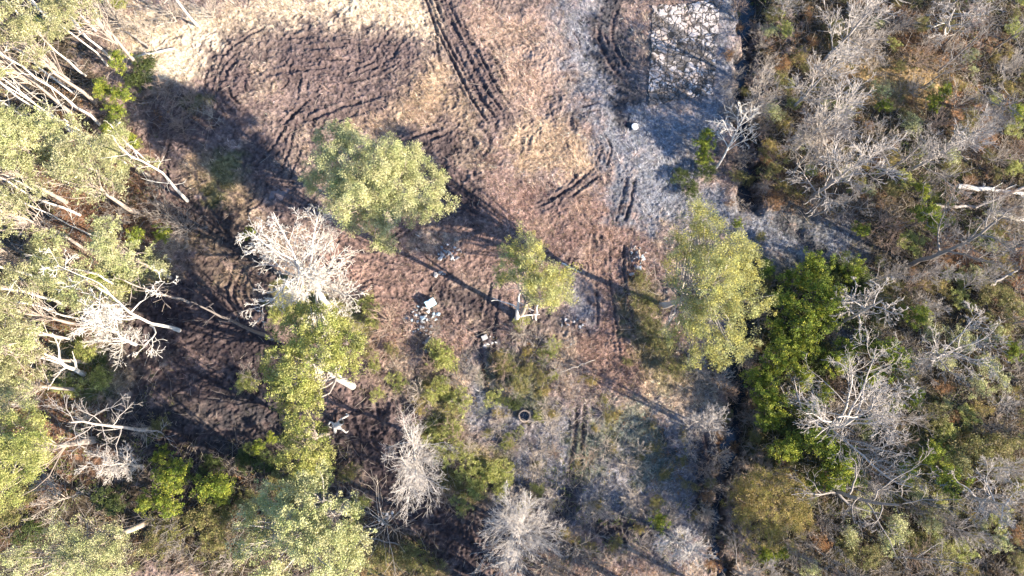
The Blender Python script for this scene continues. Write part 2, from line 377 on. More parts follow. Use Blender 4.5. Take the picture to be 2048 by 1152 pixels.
for a_ in [(790, 840, 26, .6), (840, 825, 22, .7), (770, 880, 20, .4), (1150, 690, 16, .3), (840, 645, 30, .5), (900, 505, 22, .4), (1275, 520, 22, .5), (1030, 690, 18, .4),
           (470, 480, 25, -.3), (1240, 60, 26, -.35), (1265, 170, 18, -.35), (1245, 245, 18, -.3), (1600, 460, 18, -.7), (1640, 500, 14, -.4), (1170, 600, 18, -.25), (760, 1030, 20, .5),
           (350, 235, 22, -.35), (555, 390, 26, -.22), (965, 822, 14, -.35), (400, 800, 40, -.3), (310, 860, 30, .3), (1030, 770, 30, .4), (1100, 780, 25, .3)]: mound(*a_)
for _ in range(60): mound(rng.uniform(1000, 1420), rng.uniform(640, 1130), rng.uniform(5, 14), rng.uniform(-.25, .3))

# level bed under the old slab
sl_, m_ = zone([(1372, 14), (1362, 205)], 95, soft=.25, jag=.1); Hh[sl_] = Hh[sl_]*(1-m_)+(.10+(n_fine[sl_]-.5)*.12)*m_
# ditch
DITCH = [(1492, -60), (1500, 60), (1490, 160), (1488, 250), (1500, 340), (1490, 430), (1500, 520), (1490, 620), (1478, 720), (1482, 800), (1468, 900), (1445, 1000), (1440, 1080), (1455, 1220)]
DP = smooth_line(P2(DITCH), 8); sl = window(DP, 4.5)
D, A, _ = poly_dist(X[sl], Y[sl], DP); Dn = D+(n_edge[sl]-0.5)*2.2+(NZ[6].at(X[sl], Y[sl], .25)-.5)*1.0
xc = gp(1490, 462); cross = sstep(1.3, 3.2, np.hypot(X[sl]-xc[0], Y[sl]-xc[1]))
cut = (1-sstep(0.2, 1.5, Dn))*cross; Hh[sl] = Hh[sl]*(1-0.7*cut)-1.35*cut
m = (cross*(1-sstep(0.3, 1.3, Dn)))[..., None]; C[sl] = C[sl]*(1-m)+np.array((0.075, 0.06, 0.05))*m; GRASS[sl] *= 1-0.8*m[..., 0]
sideP = smooth_line(P2([(1500, 470), (1560, 490), (1640, 505), (1720, 470)]), 6)

C *= (0.55+0.9*n_fine[..., None])*(0.62+.76*n_hi[..., None])
C = np.clip(C*0.80, 0.008, 0.8)
ny, nx = X.shape
Vg = np.stack([X, Y, Hh], -1).reshape(-1, 3)
ii = (np.arange(ny-1)[:, None]*nx+np.arange(nx-1)[None, :]).ravel()
quads = np.stack([ii, ii+1, ii+nx+1, ii+nx], 1)

gm, t_, b_ = mat('soil_and_grass', 0.95, 0.1)
at = N(t_, 'ShaderNodeAttribute'); at.attribute_name = 'tint'
geo = N(t_, 'ShaderNodeNewGeometry')
n1 = N(t_, 'ShaderNodeTexNoise'); n1.inputs['Scale'].default_value = 3.2; n1.inputs['Detail'].default_value = 9; n1.inputs['Roughness'].default_value = 0.8; n1.inputs['Distortion'].default_value = 0.8
n2 = N(t_, 'ShaderNodeTexNoise'); n2.inputs['Scale'].default_value = 14; n2.inputs['Detail'].default_value = 4; n2.inputs['Roughness'].default_value = 0.8
for n_ in (n1, n2): t_.links.new(geo.outputs['Position'], n_.inputs['Vector'])
mr = N(t_, 'ShaderNodeMapRange'); mr.inputs[1].default_value = 0.32; mr.inputs[2].default_value = 0.68; mr.inputs[3].default_value = 0.5; mr.inputs[4].default_value = 1.6
t_.links.new(n1.outputs['Fac'], mr.inputs[0])
sc_ = N(t_, 'ShaderNodeVectorMath', operation='SCALE'); t_.links.new(at.outputs['Color'], sc_.inputs[0]); t_.links.new(mr.outputs[0], sc_.inputs['Scale'])
t_.links.new(sc_.outputs[0], b_.inputs['Base Color'])
bn = N(t_, 'ShaderNodeBump'); bn.inputs['Strength'].default_value = 0.9; bn.inputs['Distance'].default_value = 0.08
t_.links.new(n2.outputs['Fac'], bn.inputs['Height']); t_.links.new(bn.outputs[0], b_.inputs['Normal'])
mr2 = N(t_, 'ShaderNodeMapRange'); mr2.inputs[3].default_value = 0.97; mr2.inputs[4].default_value = 0.42
t_.links.new(at.outputs['Alpha'], mr2.inputs[0]); t_.links.new(mr2.outputs[0], b_.inputs['Roughness'])
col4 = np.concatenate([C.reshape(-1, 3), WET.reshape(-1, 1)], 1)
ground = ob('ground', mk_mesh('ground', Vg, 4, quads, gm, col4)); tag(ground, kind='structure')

def gidx(x, y):
    return np.clip(np.searchsorted(GY, y)-0, 0, ny-1), np.clip(np.searchsorted(GX, x), 0, nx-1)
def gz(x, y):
    j, i = gidx(x, y); return Hh[j, i]

# ------------------------------------------------------------------ water
wm, t_, b_ = mat('ditch_water', 0.06, 0.5); b_.inputs['Base Color'].default_value = (0.02, 0.026, 0.035, 1)
wn = N(t_, 'ShaderNodeTexNoise'); wn.inputs['Scale'].default_value = 3; wn.inputs['Detail'].default_value = 4
wb = N(t_, 'ShaderNodeBump'); wb.inputs['Strength'].default_value = 0.12; wb.inputs['Distance'].default_value = 0.05
g_ = N(t_, 'ShaderNodeNewGeometry'); t_.links.new(g_.outputs['Position'], wn.inputs['Vector'])
t_.links.new(wn.outputs['Fac'], wb.inputs['Height']); t_.links.new(wb.outputs[0], b_.inputs['Normal'])
T = np.gradient(DP, axis=0); T /= np.linalg.norm(T, axis=1)[:, None]; Nn = np.stack([-T[:, 1], T[:, 0]], 1)
n = len(DP); V = np.concatenate([np.c_[DP-Nn*1.2, np.full(n, -1.22)], np.c_[DP+Nn*1.2, np.full(n, -1.22)]])
k = np.arange(n-1); q = np.stack([k, k+1, k+n+1, k+n], 1)
tag(ob('water', mk_mesh('water', V, 4, q, wm)), kind='structure')
def puddle(u, v, r, lvl, m):
    p = gp(u, v)[:2]; k = np.arange(28)*math.tau/28
    rr = r*PXM*(1+0.25*np.sin(k*3+u)+0.15*np.sin(k*5+v))
    V = np.vstack([[0, 0, 0], np.c_[np.cos(k)*rr*1.3, np.sin(k)*rr, k*0]]); f = np.stack([np.zeros(28, int), 1+np.arange(28), 1+(np.arange(28)+1) % 28], 1)
    h = float(gz(p[0], p[1]))+lvl
    tag(ob('puddle_water', mk_mesh('puddle', V, 3, f, m), loc=(p[0], p[1], h)), kind='structure')
pm, t_, b_ = mat('puddle_water', 0.12, 0.5); b_.inputs['Base Color'].default_value = (0.16, 0.125, 0.12, 1)
pm2, t_, b_ = mat('silty_water', 0.15, 0.5); b_.inputs['Base Color'].default_value = (0.30, 0.28, 0.21, 1)
puddle(555, 388, 24, 0.10, pm); puddle(352, 234, 18, 0.10, pm); puddle(965, 822, 13, 0.14, pm2); 

# ------------------------------------------------------------------ scatter: grass, litter
def blades(n, dens, L0, L1, w0, w1, lift, colf, rngs):
    """n loose triangles lying in the field"""
    u = rng.uniform(x0, x1, n*3); v = rng.uniform(y0, y1, n*3); j, i = gidx(u, v)
    keep = rng.random(n*3) < dens[j, i]; u, v, j, i = u[keep][:n], v[keep][:n], j[keep][:n], i[keep][:n]; n = len(u)
    th = rng.normal(0, 1.0, n)+NZ[7].fbm(u, v, 0.25, 2)*9; L = rng.uniform(L0, L1, n); w = rng.uniform(w0, w1, n); el = np.abs(rng.normal(0, lift, n))+0.05
    z = Hh[j, i]; d = np.stack([np.cos(th)*np.cos(el), np.sin(th)*np.cos(el), np.sin(el)], 1); s = np.stack([-np.sin(th), np.cos(th), th*0], 1)
    o = np.stack([u, v, z], 1)+rng.normal(0, 0.02, (n, 3))
    V = np.stack([o-s*w[:, None]/2, o+s*w[:, None]/2, o+d*L[:, None]], 1).reshape(-1, 3)
    c = colf(C[j, i], n); c = np.repeat(c, 3, 0)
    return V, c
def gcol(c, n):
    br = rng.uniform(0.5, 2.0, (n, 1))*np.where(rng.random((n, 1)) < .16, 1.9, 1); return np.clip(c*br*np.array([1.02, 1.0, 0.95])+rng.normal(0, 0.01, (n, 3)), 0.01, 0.75)
leafm = attr_mat('dry_blades', nscale=2.0, lo=0.85, hi=1.15, trans=0.25)
V, c = blades(420000, GRASS*0.9*(1-0.8*MUD), 0.15, 0.50, 0.02, 0.05, 0.6, gcol, rng)
tag(ob('dry_grass', mk_mesh('dry_grass', V, 3, np.arange(len(V)), leafm, c)), 'loose dry grass and dead leaves lying over the clearing', 'dry grass', kind='stuff')

# ------------------------------------------------------------------ tubes and branching
def tubes(groups, sides):
    """groups: list of (pts (M,n,3), rad (M,n)) -> V, quads"""
    VV = []; QQ = []; off = 0
    for (P, R), s in zip(groups, sides):
        M, n, _ = P.shape
        T = np.gradient(P, axis=1); T /= np.linalg.norm(T, axis=2, keepdims=True)+1e-9
        ref = np.zeros_like(T); ref[..., 0] = 1; bad = np.abs(T[..., 0]) > 0.8; ref[bad] = (0, 1, 0)
        A_ = np.cross(T, ref); A_ /= np.linalg.norm(A_, axis=2, keepdims=True)+1e-9; B_ = np.cross(T, A_)
        an = np.arange(s)*math.tau/s
        ring = A_[:, :, None, :]*np.cos(an)[None, None, :, None]+B_[:, :, None, :]*np.sin(an)[None, None, :, None]
        V = P[:, :, None, :]+ring*R[:, :, None, None]
        idx = off+np.arange(M*n*s).reshape(M, n, s)
        a_ = idx[:, :-1, :]; b__ = idx[:, 1:, :]
        q = np.stack([a_, np.roll(a_, -1, 2), np.roll(b__, -1, 2), b__], -1).reshape(-1, 4)
        VV.append(V.reshape(-1, 3)); QQ.append(q); off += M*n*s
    return np.concatenate(VV), np.concatenate(QQ)

def unit(v): return v/(np.linalg.norm(v, axis=-1, keepdims=True)+1e-9)

def branch_levels(rg, axis_pts, axis_rad, spec):
    """spec per level: (n children per parent, length ratio, angle lo, angle hi, t lo, t hi, wobble, rise, points, radius ratio)"""
    levels = [(axis_pts[None], axis_rad[None])]
    for (nc, lr, a0, a1, t0, t1, wob, rise, npt, rr) in spec:
        P, R = levels[-1]; M, n, _ = P.shape
        L = np.linalg.norm(np.diff(P, axis=1), axis=2).sum(1)
        pi = np.repeat(np.arange(M), nc); K = len(pi)
        t_ = rg.uniform(t0, t1, K) if M > 1 else np.linspace(t0, t1, K)+rg.normal(0, 0.03, K)
        t_ = np.clip(t_, 0, 0.999); f = t_*(n-1); i0 = np.floor(f).astype(int); fr = (f-i0)[:, None]
        start = P[pi, i0]*(1-fr)+P[pi, i0+1]*fr; r0 = (R[pi, i0]*(1-fr[:, 0])+R[pi, i0+1]*fr[:, 0])
        d = unit(P[pi, i0+1]-P[pi, i0]); rv = unit(rg.normal(0, 1, (K, 3)))
        if M == 1:
            ga = np.arange(K)*2.4+rg.normal(0, 0.3, K); rv = np.stack([np.cos(ga), np.sin(ga), ga*0], 1)
        pr = unit(rv-(rv*d).sum(1, keepdims=True)*d); an = rg.uniform(a0, a1, K)[:, None]
        dr = d*np.cos(an)+pr*np.sin(an)
        ln = L[pi]*lr*rg.uniform(0.6, 1.25, K)*(1.15-0.5*t_)
        pts = [start]; cur = start; st = (ln/(npt-1))[:, None]
        for k in range(npt-1):
            dr = unit(dr+rg.normal(0, wob, (K, 3))+np.array([0, 0, rise])); cur = cur+dr*st; pts.append(cur)
        PP = np.stack(pts, 1); rad = (np.minimum(r0*0.8, r0*rr)[:, None]*np.linspace(1, 0.3, npt)[None])
        levels.append((PP, rad))
    return levels

def axis(h, lean, n, r0, r1, wob, rg):
    t_ = np.linspace(0, 1, n); P = np.zeros((n, 3)); P[:, 2] = t_*h; P[:, 0] = lean[0]*t_; P[:, 1] = lean[1]*t_
    w = np.cumsum(rg.normal(0, wob, (n, 2)), 0); w -= w[0]; w -= np.outer(t_, w[-1]); P[:, :2] += w
    r = r0+(r1-r0)*t_**0.8; r[0] *= 1.12
    return P, r

BIG = [(9, 0.62, .5, 1.0, .28, .99, .16, .06, 7, .62), (6, .5, .4, 1.0, .25, 1, .2, .03, 5, .6), (5, .5, .4, 1.1, .2, 1, .22, .02, 4, .6), (4, .55, .4, 1.1, .2, 1, .25, .0, 3, .6)]
FINE = [(18, .6, .3, .8, .12, .98, .1, .05, 6, .5), (9, .5, .3, .8, .2, 1, .14, .05, 4, .6), (7, .5, .3, .9, .2, 1, .18, .03, 3, .7)]
SHRUB = [(14, .9, .4, 1.25, .0, .6, .14, .08, 5, .7), (6, .55, .3, .9, .2, 1, .2, .05, 4, .6), (4, .5, .3, 1.0, .2, 1, .22, .0, 3, .7)]
GNARL = [(8, .7, .6, 1.15, .35, .99, .24, .04, 8, .7), (5, .5, .5, 1.1, .2, 1, .3, .02, 5, .65), (4, .5, .5, 1.2, .2, 1, .3, .0, 4, .65), (3, .5, .4, 1.1, .3, 1, .3, .0, 3, .7)]
SNAG = [(10, .16, .8, 1.4, .3, 1, .2, .0, 4, .35), (3, .5, .4, 1.0, .3, 1, .25, 0, 3, .6)]

BARK = {}
def bark(name, c, var=0.3):
    if name not in BARK: BARK[name] = plain_mat(name, c, 0.85, 5.0, var, 0.5)
    return BARK[name]
bark('pale_bark', (0.40, 0.355, 0.315)); bark('grey_bark', (0.24, 0.21, 0.185)); bark('pine_bark', (0.34, 0.28, 0.235)); bark('brown_twig', (0.30, 0.22, 0.17)); bark('tan_twig', (0.40, 0.34, 0.28))
bark('bleached_wood', (0.62, 0.57, 0.50)); bark('ashen_twig', (0.50, 0.45, 0.40)); bark('dark_bark', (0.16, 0.135, 0.12))

def bare_meshes(seed, h, spec, r0, lean=(0, 0), m='grey_bark', minr=0.012, naxis=9, wob=0.05, r1f=0.3, crown_m=None):
    rg = np.random.default_rng(seed)
    P, r = axis(h, lean, naxis, r0, r0*r1f, wob*h*0.2, rg)
    lv = branch_levels(rg, P, r, spec)
    lv = [(p, np.maximum(r_, minr)) for p, r_ in lv]
    V, q = tubes(lv[:1], [8]); tm = mk_mesh('trunk', V, 4, q, BARK[m], smooth=True)
    V, q = tubes(lv[1:], [5]+[3]*(len(lv)-2)); cm = mk_mesh('branches', V, 4, q, BARK[crown_m or m], smooth=True)
    return tm, cm, lv

# ------------------------------------------------------------------ foliage
LEAFM = {}
def leafmat(name, trans=0.3):
    if name not in LEAFM: LEAFM[name] = attr_mat(name, nscale=1.2, lo=0.8, hi=1.2, rough=0.6, trans=trans, spec=0.3)
    return LEAFM[name]
leafmat('pine_needles', .3); leafmat('broad_leaves', .35); leafmat('brush_leaves', .3)

PAL = {'pine': [(0.24, 0.25, 0.13), (0.30, 0.295, 0.18), (0.19, 0.205, 0.10)], 'paleaf': [(0.27, 0.29, 0.15), (0.22, 0.25, 0.11), (0.32, 0.32, 0.18)],
       'yellow': [(0.26, 0.28, 0.085), (0.32, 0.33, 0.13), (0.20, 0.24, 0.07)], 'holly': [(0.12, 0.17, 0.028), (0.20, 0.24, 0.04), (0.27, 0.29, 0.05), (0.07, 0.10, 0.02)],
       'gold': [(0.26, 0.22, 0.075), (0.31, 0.25, 0.11), (0.20, 0.19, 0.05)], 'olive': [(0.17, 0.17, 0.06), (0.22, 0.19, 0.09), (0.13, 0.14, 0.05)],
       'dark': [(0.06, 0.085, 0.03), (0.09, 0.12, 0.035)], 'rust': [(0.28, 0.15, 0.07), (0.34, 0.22, 0.11), (0.2, 0.13, 0.07)], 'tip': [(0.25, 0.26, 0.12), (0.19, 0.21, 0.08), (0.28, 0.27, 0.08)]}
PALK = {'pine': 1.45, 'paleaf': 1.5, 'yellow': 1.25, 'holly': 1.4, 'gold': 1.15, 'olive': 1.15, 'dark': 1.0, 'rust': 1.1, 'tip': 1.5}
for k_, f_ in PALK.items(): PAL[k_] = [(c_[0]*f_*1.06, c_[1]*f_*.985, c_[2]*f_*.92) for c_ in PAL[k_]]

def leaf_mesh(rg, cen, prad, nleaf, size, pal, needle=False, flat=0.75):
    """cen (M,3) puffs, prad (M,) -> leaf quads"""
    M = len(cen); pi = np.repeat(np.arange(M), nleaf); K = len(pi)
    d = unit(rg.normal(0, 1, (K, 3))); rr = prad[pi]*rg.random(K)**0.45
    o = cen[pi]+d*rr[:, None]*np.array([1, 1, flat])
    if needle:
        ax = unit(d+rg.normal(0, 0.5, (K, 3))); L = size*rg.uniform(.7, 1.4, K); w = L*0.3
    else:
        ax = unit(rg.normal(0, 1, (K, 3))+d*0.3); L = size*rg.uniform(.6, 1.3, K); w = L*0.62
    s = unit(np.cross(ax, rg.normal(0, 1, (K, 3))))
    L = L[:, None]; w = w[:, None]
    V = np.stack([o-ax*L/2, o+s*w/2, o+ax*L/2, o-s*w/2], 1).reshape(-1, 3)
    pal = np.array(pal); pc = pal[rg.integers(0, len(pal), M)]*rg.uniform(.65, 1.35, (M, 1))
    c = np.clip(pc[pi]*rg.uniform(.7, 1.35, (K, 1)), 0.01, .8)
    return V, np.arange(K*4).reshape(-1, 4), np.repeat(c, 4, 0)

def crown_puffs(rg, lobes, dens, shell=0.55, hole=0.35, bump=0.22):
    """lobes: (x,y,z,rx,ry,rz). puffs spread through each lobe near its surface with ragged outline and gaps"""
    out = []
    for (x, y, z, rx, ry, rz) in lobes:
        n = max(6, int(dens*(rx*ry+rx*rz+ry*rz)/3*4))
        d = unit(rg.normal(0, 1, (n, 3))); d[:, 2] = np.where(d[:, 2] < -0.35, -d[:, 2], d[:, 2])
        ks = rg.normal(0, 2.3, (5, 3)); ph = rg.uniform(0, 6, 5)
        bp = np.sin(d@ks.T+ph).mean(1)*bump*1.8
        holes = np.sin(d@(ks.T*2.3)+ph*2).mean(1)
        r = (shell+(1-shell)*rg.random(n)**0.6)*(1+bp)
        k = holes < (0.75-hole)
        q = (np.array([x, y, z])+d*r[:, None]*np.array([rx, ry, rz]))[k]
        nc = max(4, len(q)//9); ce = q[:nc]; w_ = min(.30, .28*rx)      # puffs gather into sprays at the twig ends
        rest = q[nc:]; pick = rg.integers(0, nc, len(rest)); near = ce[pick]+rg.normal(0, w_, rest.shape)*np.array([1, 1, .7])
        out.append(np.concatenate([ce, np.where(rg.random((len(rest), 1)) < .8, near, rest)]))
    return np.concatenate(out)

def limbs_to(rg, base, top, targets, r):
    """crooked limbs from the trunk line up to the puffs of the crown"""
    K = len(targets); f = rg.uniform(.35, .92, K)[:, None]
    st = base+(top-base)*f; mid = (st+targets)/2+rg.normal(0, .25, (K, 3))+np.array([0, 0, -.2])
    q1 = st*.6+mid*.4+rg.normal(0, .08, (K, 3)); q3 = mid*.5+targets*.5+rg.normal(0, .15, (K, 3))
    P = np.stack([st, q1, mid, q3, targets], 1); R = np.linspace(1, .2, 5)[None]*rg.uniform(.5, 1, K)[:, None]*r
    return P, np.maximum(R, .015)

def leafy(seed, lobes, h_trunk, pal, lean=(0, 0), r0=.25, dens=6, puff=.42, nleaf=26, size=.15, needle=True, barkm='pine_bark', leafm_='pine_needles', nlimb=60, shell=.5, hole=.3, base_xy=(0, 0), bump=.22):
    rg = np.random.default_rng(seed)
    cen = crown_puffs(rg, lobes, dens, shell, hole, bump)
    V, q, c = leaf_mesh(rg, cen, puff*rg.uniform(.6, 1.3, len(cen)), nleaf, size, PAL[pal], needle)
    fm = mk_mesh('crown', V, 4, q, LEAFM[leafm_], c)
    P, r = axis(h_trunk, lean, 8, r0, r0*.35, .03*h_trunk*.2, rg)
    tg = cen[rg.integers(0, len(cen), nlimb)]
    LP, LR = limbs_to(rg, P[0], P[-1], tg, r0*.38)
    V, q = tubes([(P[None], r[None])], [8]); tm = mk_mesh('trunk', V, 4, q, BARK[barkm], smooth=True)
    V, q = tubes([(LP, LR)], [4]); lm = mk_mesh('limbs', V, 4, q, BARK[barkm], smooth=True)
    return tm, lm, fm

TH = []     # every plant, for the labels: (object, kind phrase, u, v, fixed label or None)
def empty(name, loc):
    o = bpy.data.objects.new(name, None); COL.objects.link(o); o.location = loc; o.empty_display_size = .3
    return o

def place(name, cat, group, parts, loc, rz=0, sc=(1, 1, 1), label=None, phrase=None, uv=None, tilt=(0, 0)):
    o = empty(name, loc); o.rotation_euler = (tilt[0], tilt[1], rz); o.scale = sc
    for nm, me in parts: ob(nm, me, o)
    tag(o, label, cat, group)
    if label is None: TH.append((o, phrase, uv[0], uv[1]))
    return o

def base_of(u, v, z):
    """ground point under the plan point seen at (u, v) at height z"""
    p = gp(u, v, z); return np.array([p[0], p[1], float(gz(p[0], p[1]))])
def m_at(rpx, z): return rpx*(CH-z)/F*1.03

# ---- the four shaped crowns of the clearing, each from its own lobes
def lobed_tree(name, cat, label, base_px, lobes_px, pal, seed, r0, zc, group=None, htr=None, **kw):
    B = gp(*base_px); B[2] = gz(B[0], B[1]); lb = []
    for (u, v, r, z) in lobes_px:
        p = gp(u, v, z); R = m_at(r, z); lb.append((p[0]-B[0], p[1]-B[1], z-B[2], R, R, R*.75))
    L_ = np.array(lb); c = L_[:, :3].mean(0)
    ht = htr or c[2]+.5
    tm, lm, fm = leafy(seed, lb, ht, pal, lean=(c[0], c[1]), r0=r0, **kw)
    o = empty(name, B); ob('trunk', tm, o); ob('limbs', lm, o); ob('crown', fm, o)
    tag(o, label, cat, group); return o

lobed_tree('pine_tree', 'tree', 'big pale green pine with a broad two-lobed crown, left of the clearing middle', (785, 452),
           [(668, 290, 42, 10.5), (705, 325, 62, 11.5), (650, 350, 42, 9.5), (700, 390, 62, 10.5), (750, 350, 62, 12.5), (800, 320, 46, 11.5), (790, 380, 58, 11.5), (850, 370, 46, 10.5), (872, 405, 30, 9.5), (770, 430, 52, 9.5), (765, 480, 28, 6.5), (830, 430, 34, 8.5), (720, 440, 36, 7.5)],
           'paleaf', 11, .30, 8.5, dens=15, puff=.38, nleaf=57, size=0.126, nlimb=110, hole=.1, shell=.5)
lobed_tree('pine_tree', 'tree', 'small yellow-green pine standing alone right of the clearing middle', (1040, 632),
           [(1048, 500, 30, 15), (1030, 535, 38, 15), (1000, 550, 20, 14), (1070, 545, 44, 16), (1095, 570, 44, 16), (1118, 585, 28, 15), (1100, 600, 22, 14), (1120, 550, 22, 15)],
           'tip', 12, .24, 13, dens=17, puff=.34, nleaf=54, size=0.111, nlimb=60, hole=0, shell=.45)
lobed_tree('evergreen_tree', 'tree', 'large tree beside the ditch with a tall ragged olive crown and pale limbs', (1322, 612),
           [(1395, 440, 40, 13.5), (1380, 490, 52, 13.5), (1440, 490, 56, 14.5), (1490, 520, 40, 13.5), (1370, 550, 44, 13.5), (1430, 560, 62, 15.5), (1495, 590, 46, 13.5), (1380, 620, 46, 13.5), (1450, 640, 60, 14.5), (1400, 690, 40, 12.5), (1460, 700, 40, 12.5), (1350, 660, 26, 11.5)],
           'tip', 13, .30, 13.5, dens=15, puff=.36, nleaf=47, size=0.118, nlimb=150, hole=.35, shell=.5, barkm='pale_bark')
lobed_tree('evergreen_tree', 'tree', 'yellow-green leafy tree over the right rim of the dark mud', (705, 772),
           [(600, 640, 34, 8.2), (650, 650, 44, 10.2), (695, 690, 38, 10.2), (640, 710, 52, 10.2), (580, 700, 44, 9.2), (545, 735, 30, 8.2), (600, 760, 46, 9.2), (560, 790, 30, 7.2), (620, 800, 36, 8.2), (690, 730, 26, 9.2)],
           'yellow', 14, .32, 9, dens=14, puff=.34, nleaf=47, size=0.118, needle=False, leafm_='broad_leaves', nlimb=90, hole=.35, barkm='pale_bark')
lobed_tree('evergreen_tree', 'tree', 'narrow yellow-green tree left of the uprooted stump, below the one over the mud', (655, 868),
           [(600, 845, 34, 8), (620, 890, 36, 8), (590, 925, 30, 7), (640, 915, 26, 7), (575, 835, 24, 7)],
           'yellow', 19, .2, 8, dens=14, puff=.33, nleaf=44, size=0.111, needle=False, leafm_='broad_leaves', nlimb=40, hole=.3)
lobed_tree('evergreen_tree', 'tree', 'wide pale yellow-green tree with grey limbs showing at the bottom edge', (700, 1010),
           [(560, 1000, 44, 11), (620, 990, 42, 11), (520, 1040, 40, 10), (590, 1050, 56, 13), (660, 1040, 52, 12), (710, 1080, 44, 12), (640, 1100, 56, 13), (560, 1110, 50, 11), (690, 1130, 44, 11), (500, 1090, 30, 9)],
           'paleaf', 15, .34, 11, dens=14, puff=.34, nleaf=44, size=0.111, needle=False, leafm_='broad_leaves', nlimb=150, hole=.4, barkm='pale_bark')
lobed_tree('evergreen_tree', 'tree', 'bright yellow-green tree with a smooth edge at the lower left edge', (190, 880),
           [(20, 860, 44, 12), (55, 850, 36, 12), (60, 900, 44, 13), (20, 930, 50, 12), (70, 940, 26, 11), (-30, 890, 50, 12), (0, 985, 36, 10)],
           'yellow', 16, .3, 11, dens=15, puff=.38, nleaf=47, size=0.118, nlimb=60, hole=.2)
lobed_tree('evergreen_tree', 'tree', 'dusty olive tree filling the bottom left corner', (300, 1040),
           [(150, 1070, 44, 9), (210, 1080, 40, 9), (110, 1110, 50, 9), (180, 1130, 50, 10), (240, 1120, 40, 9), (60, 1140, 40, 9)],
           'paleaf', 17, .3, 10, dens=13, puff=.36, nleaf=40, size=0.111, nlimb=90, hole=.4)
lobed_tree('shrub', 'bush', 'big golden round bush right of the ditch near the bottom edge', (1490, 985),
           [(1540, 1010, 66, 4), (1500, 980, 40, 3.2), (1570, 970, 36, 3.4), (1590, 1020, 40, 3.4), (1510, 1050, 44, 3), (1570, 1060, 40, 3), (1500, 1000, 40, 3)],
           'gold', 18, .12, 3, dens=20, puff=.24, nleaf=34, size=.075, needle=False, leafm_='brush_leaves', nlimb=80, hole=-.3, barkm='brown_twig', bump=.1)

# ---- shared plant meshes
def pine_kit(seed, pal):
    rg = np.random.default_rng(seed); h = 20.0
    lb = []
    for k in range(8):
        a_ = rg.uniform(0, 6.3); rr = rg.uniform(.3, 2.6); z = rg.uniform(13.2, 19.2)
        rr *= (20.5-z)/5+.35; R = rg.uniform(1.1, 1.8); lb.append((math.cos(a_)*rr, math.sin(a_)*rr, z, R, R, R*.6))
    lb.append((0, 0, 19.3, 1.1, 1.1, 1.2))
    return leafy(seed, lb, h*.97, pal, r0=.19, dens=11, puff=.34, nleaf=26, size=.17, nlimb=50, hole=.35, shell=.35)
pines = [pine_kit(100+i, ['pine', 'paleaf', 'pine', 'paleaf'][i]) for i in range(4)]
def bushkit(seed, pal, h=2.6, R=1.5, size=.12, needle=False, nl=6, dens=13, puff=.27, nleaf=26, hole=.3):
    rg = np.random.default_rng(seed); lb = []
    for k in range(nl):
        a_ = rg.uniform(0, 6.3); rr = rg.uniform(.1, .75)*R; s = rg.uniform(.4, .7)*R
        lb.append((math.cos(a_)*rr, math.sin(a_)*rr, rg.uniform(.45, .85)*h, s, s, s*.8))
    return leafy(seed, lb, h*.6, pal, r0=.07, dens=dens, puff=puff, nleaf=nleaf, size=size, needle=needle, leafm_='broad_leaves', barkm='dark_bark', nlimb=20, hole=hole, shell=.4)
hollies = [bushkit(200+i, 'holly', h=3.4, nl=8, dens=10, puff=.25, hole=.5, size=.11, nleaf=32) for i in range(4)]
yellows = [bushkit(210+i, 'yellow') for i in range(3)]
olives = [bushkit(220+i, 'olive', size=.10, hole=.5) for i in range(3)]
darks = [bushkit(230+i, 'dark') for i in range(2)]
rusts = [bushkit(240+i, 'rust', h=1.6, size=.09, hole=.5, nleaf=18) for i in range(2)]
golds = [bushkit(260+i, 'gold', h=1.6, size=.09, hole=.4, nleaf=20) for i in range(2)]
pales = [bushkit(250+i, 'paleaf', h=2.8, size=.1, hole=.5, nleaf=18) for i in range(2)]

def shrink(sp, k): return [(sp[0][0], sp[0][1]*k)+tuple(sp[0][2:])]+list(sp[1:])
UNIT_TREES = [bare_meshes(300+i, 9, shrink(BIG if i % 2 else GNARL, .62), .14, lean=(rng.normal(0, .6), rng.normal(0, .6)), m='grey_bark', minr=.011)[:2] for i in range(6)]
FINE_TREES = [bare_meshes(330+i, 7, shrink(FINE, .65), .12, m='pale_bark', minr=.012)[:2] for i in range(4)]
BR_SHRUBS = [bare_meshes(350+i, 2.2, SHRUB, .05, m=['brown_twig', 'tan_twig', 'grey_bark', 'tan_twig'][i % 4], minr=.010)[:2] for i in range(8)]

# ---- tall pines of the left wood, placed by their crowns
PT = [(20, 60, 17), (40, 290, 16), (150, 350, 14), (90, 280, 14), (20, 430, 16),       (120, 545, 12), (30, 620, 15), (10, 700, 15), (165, 15, 13), (235, 505, 13.5), (-60, 300, 17), (-70, 480, 17), (-60, 640, 16), (-50, 80, 18), (30, 770, 12), (230, 300, 9)]
for i, (u, v, z) in enumerate(PT):
    z = z*.70; B = base_of(u, v, z); k = i % 4; s = z/16.5; w = rng.uniform(.85, 1.1)*(.75 if u > 220 else 1)
    place('pine_tree', 'tree', 'tall pines of the left wood', [('trunk', pines[k][0]), ('limbs', pines[k][1]), ('crown', pines[k][2])], B, rng.uniform(0, 6.3), (w, w, s), phrase='tall pine', uv=(u, v))
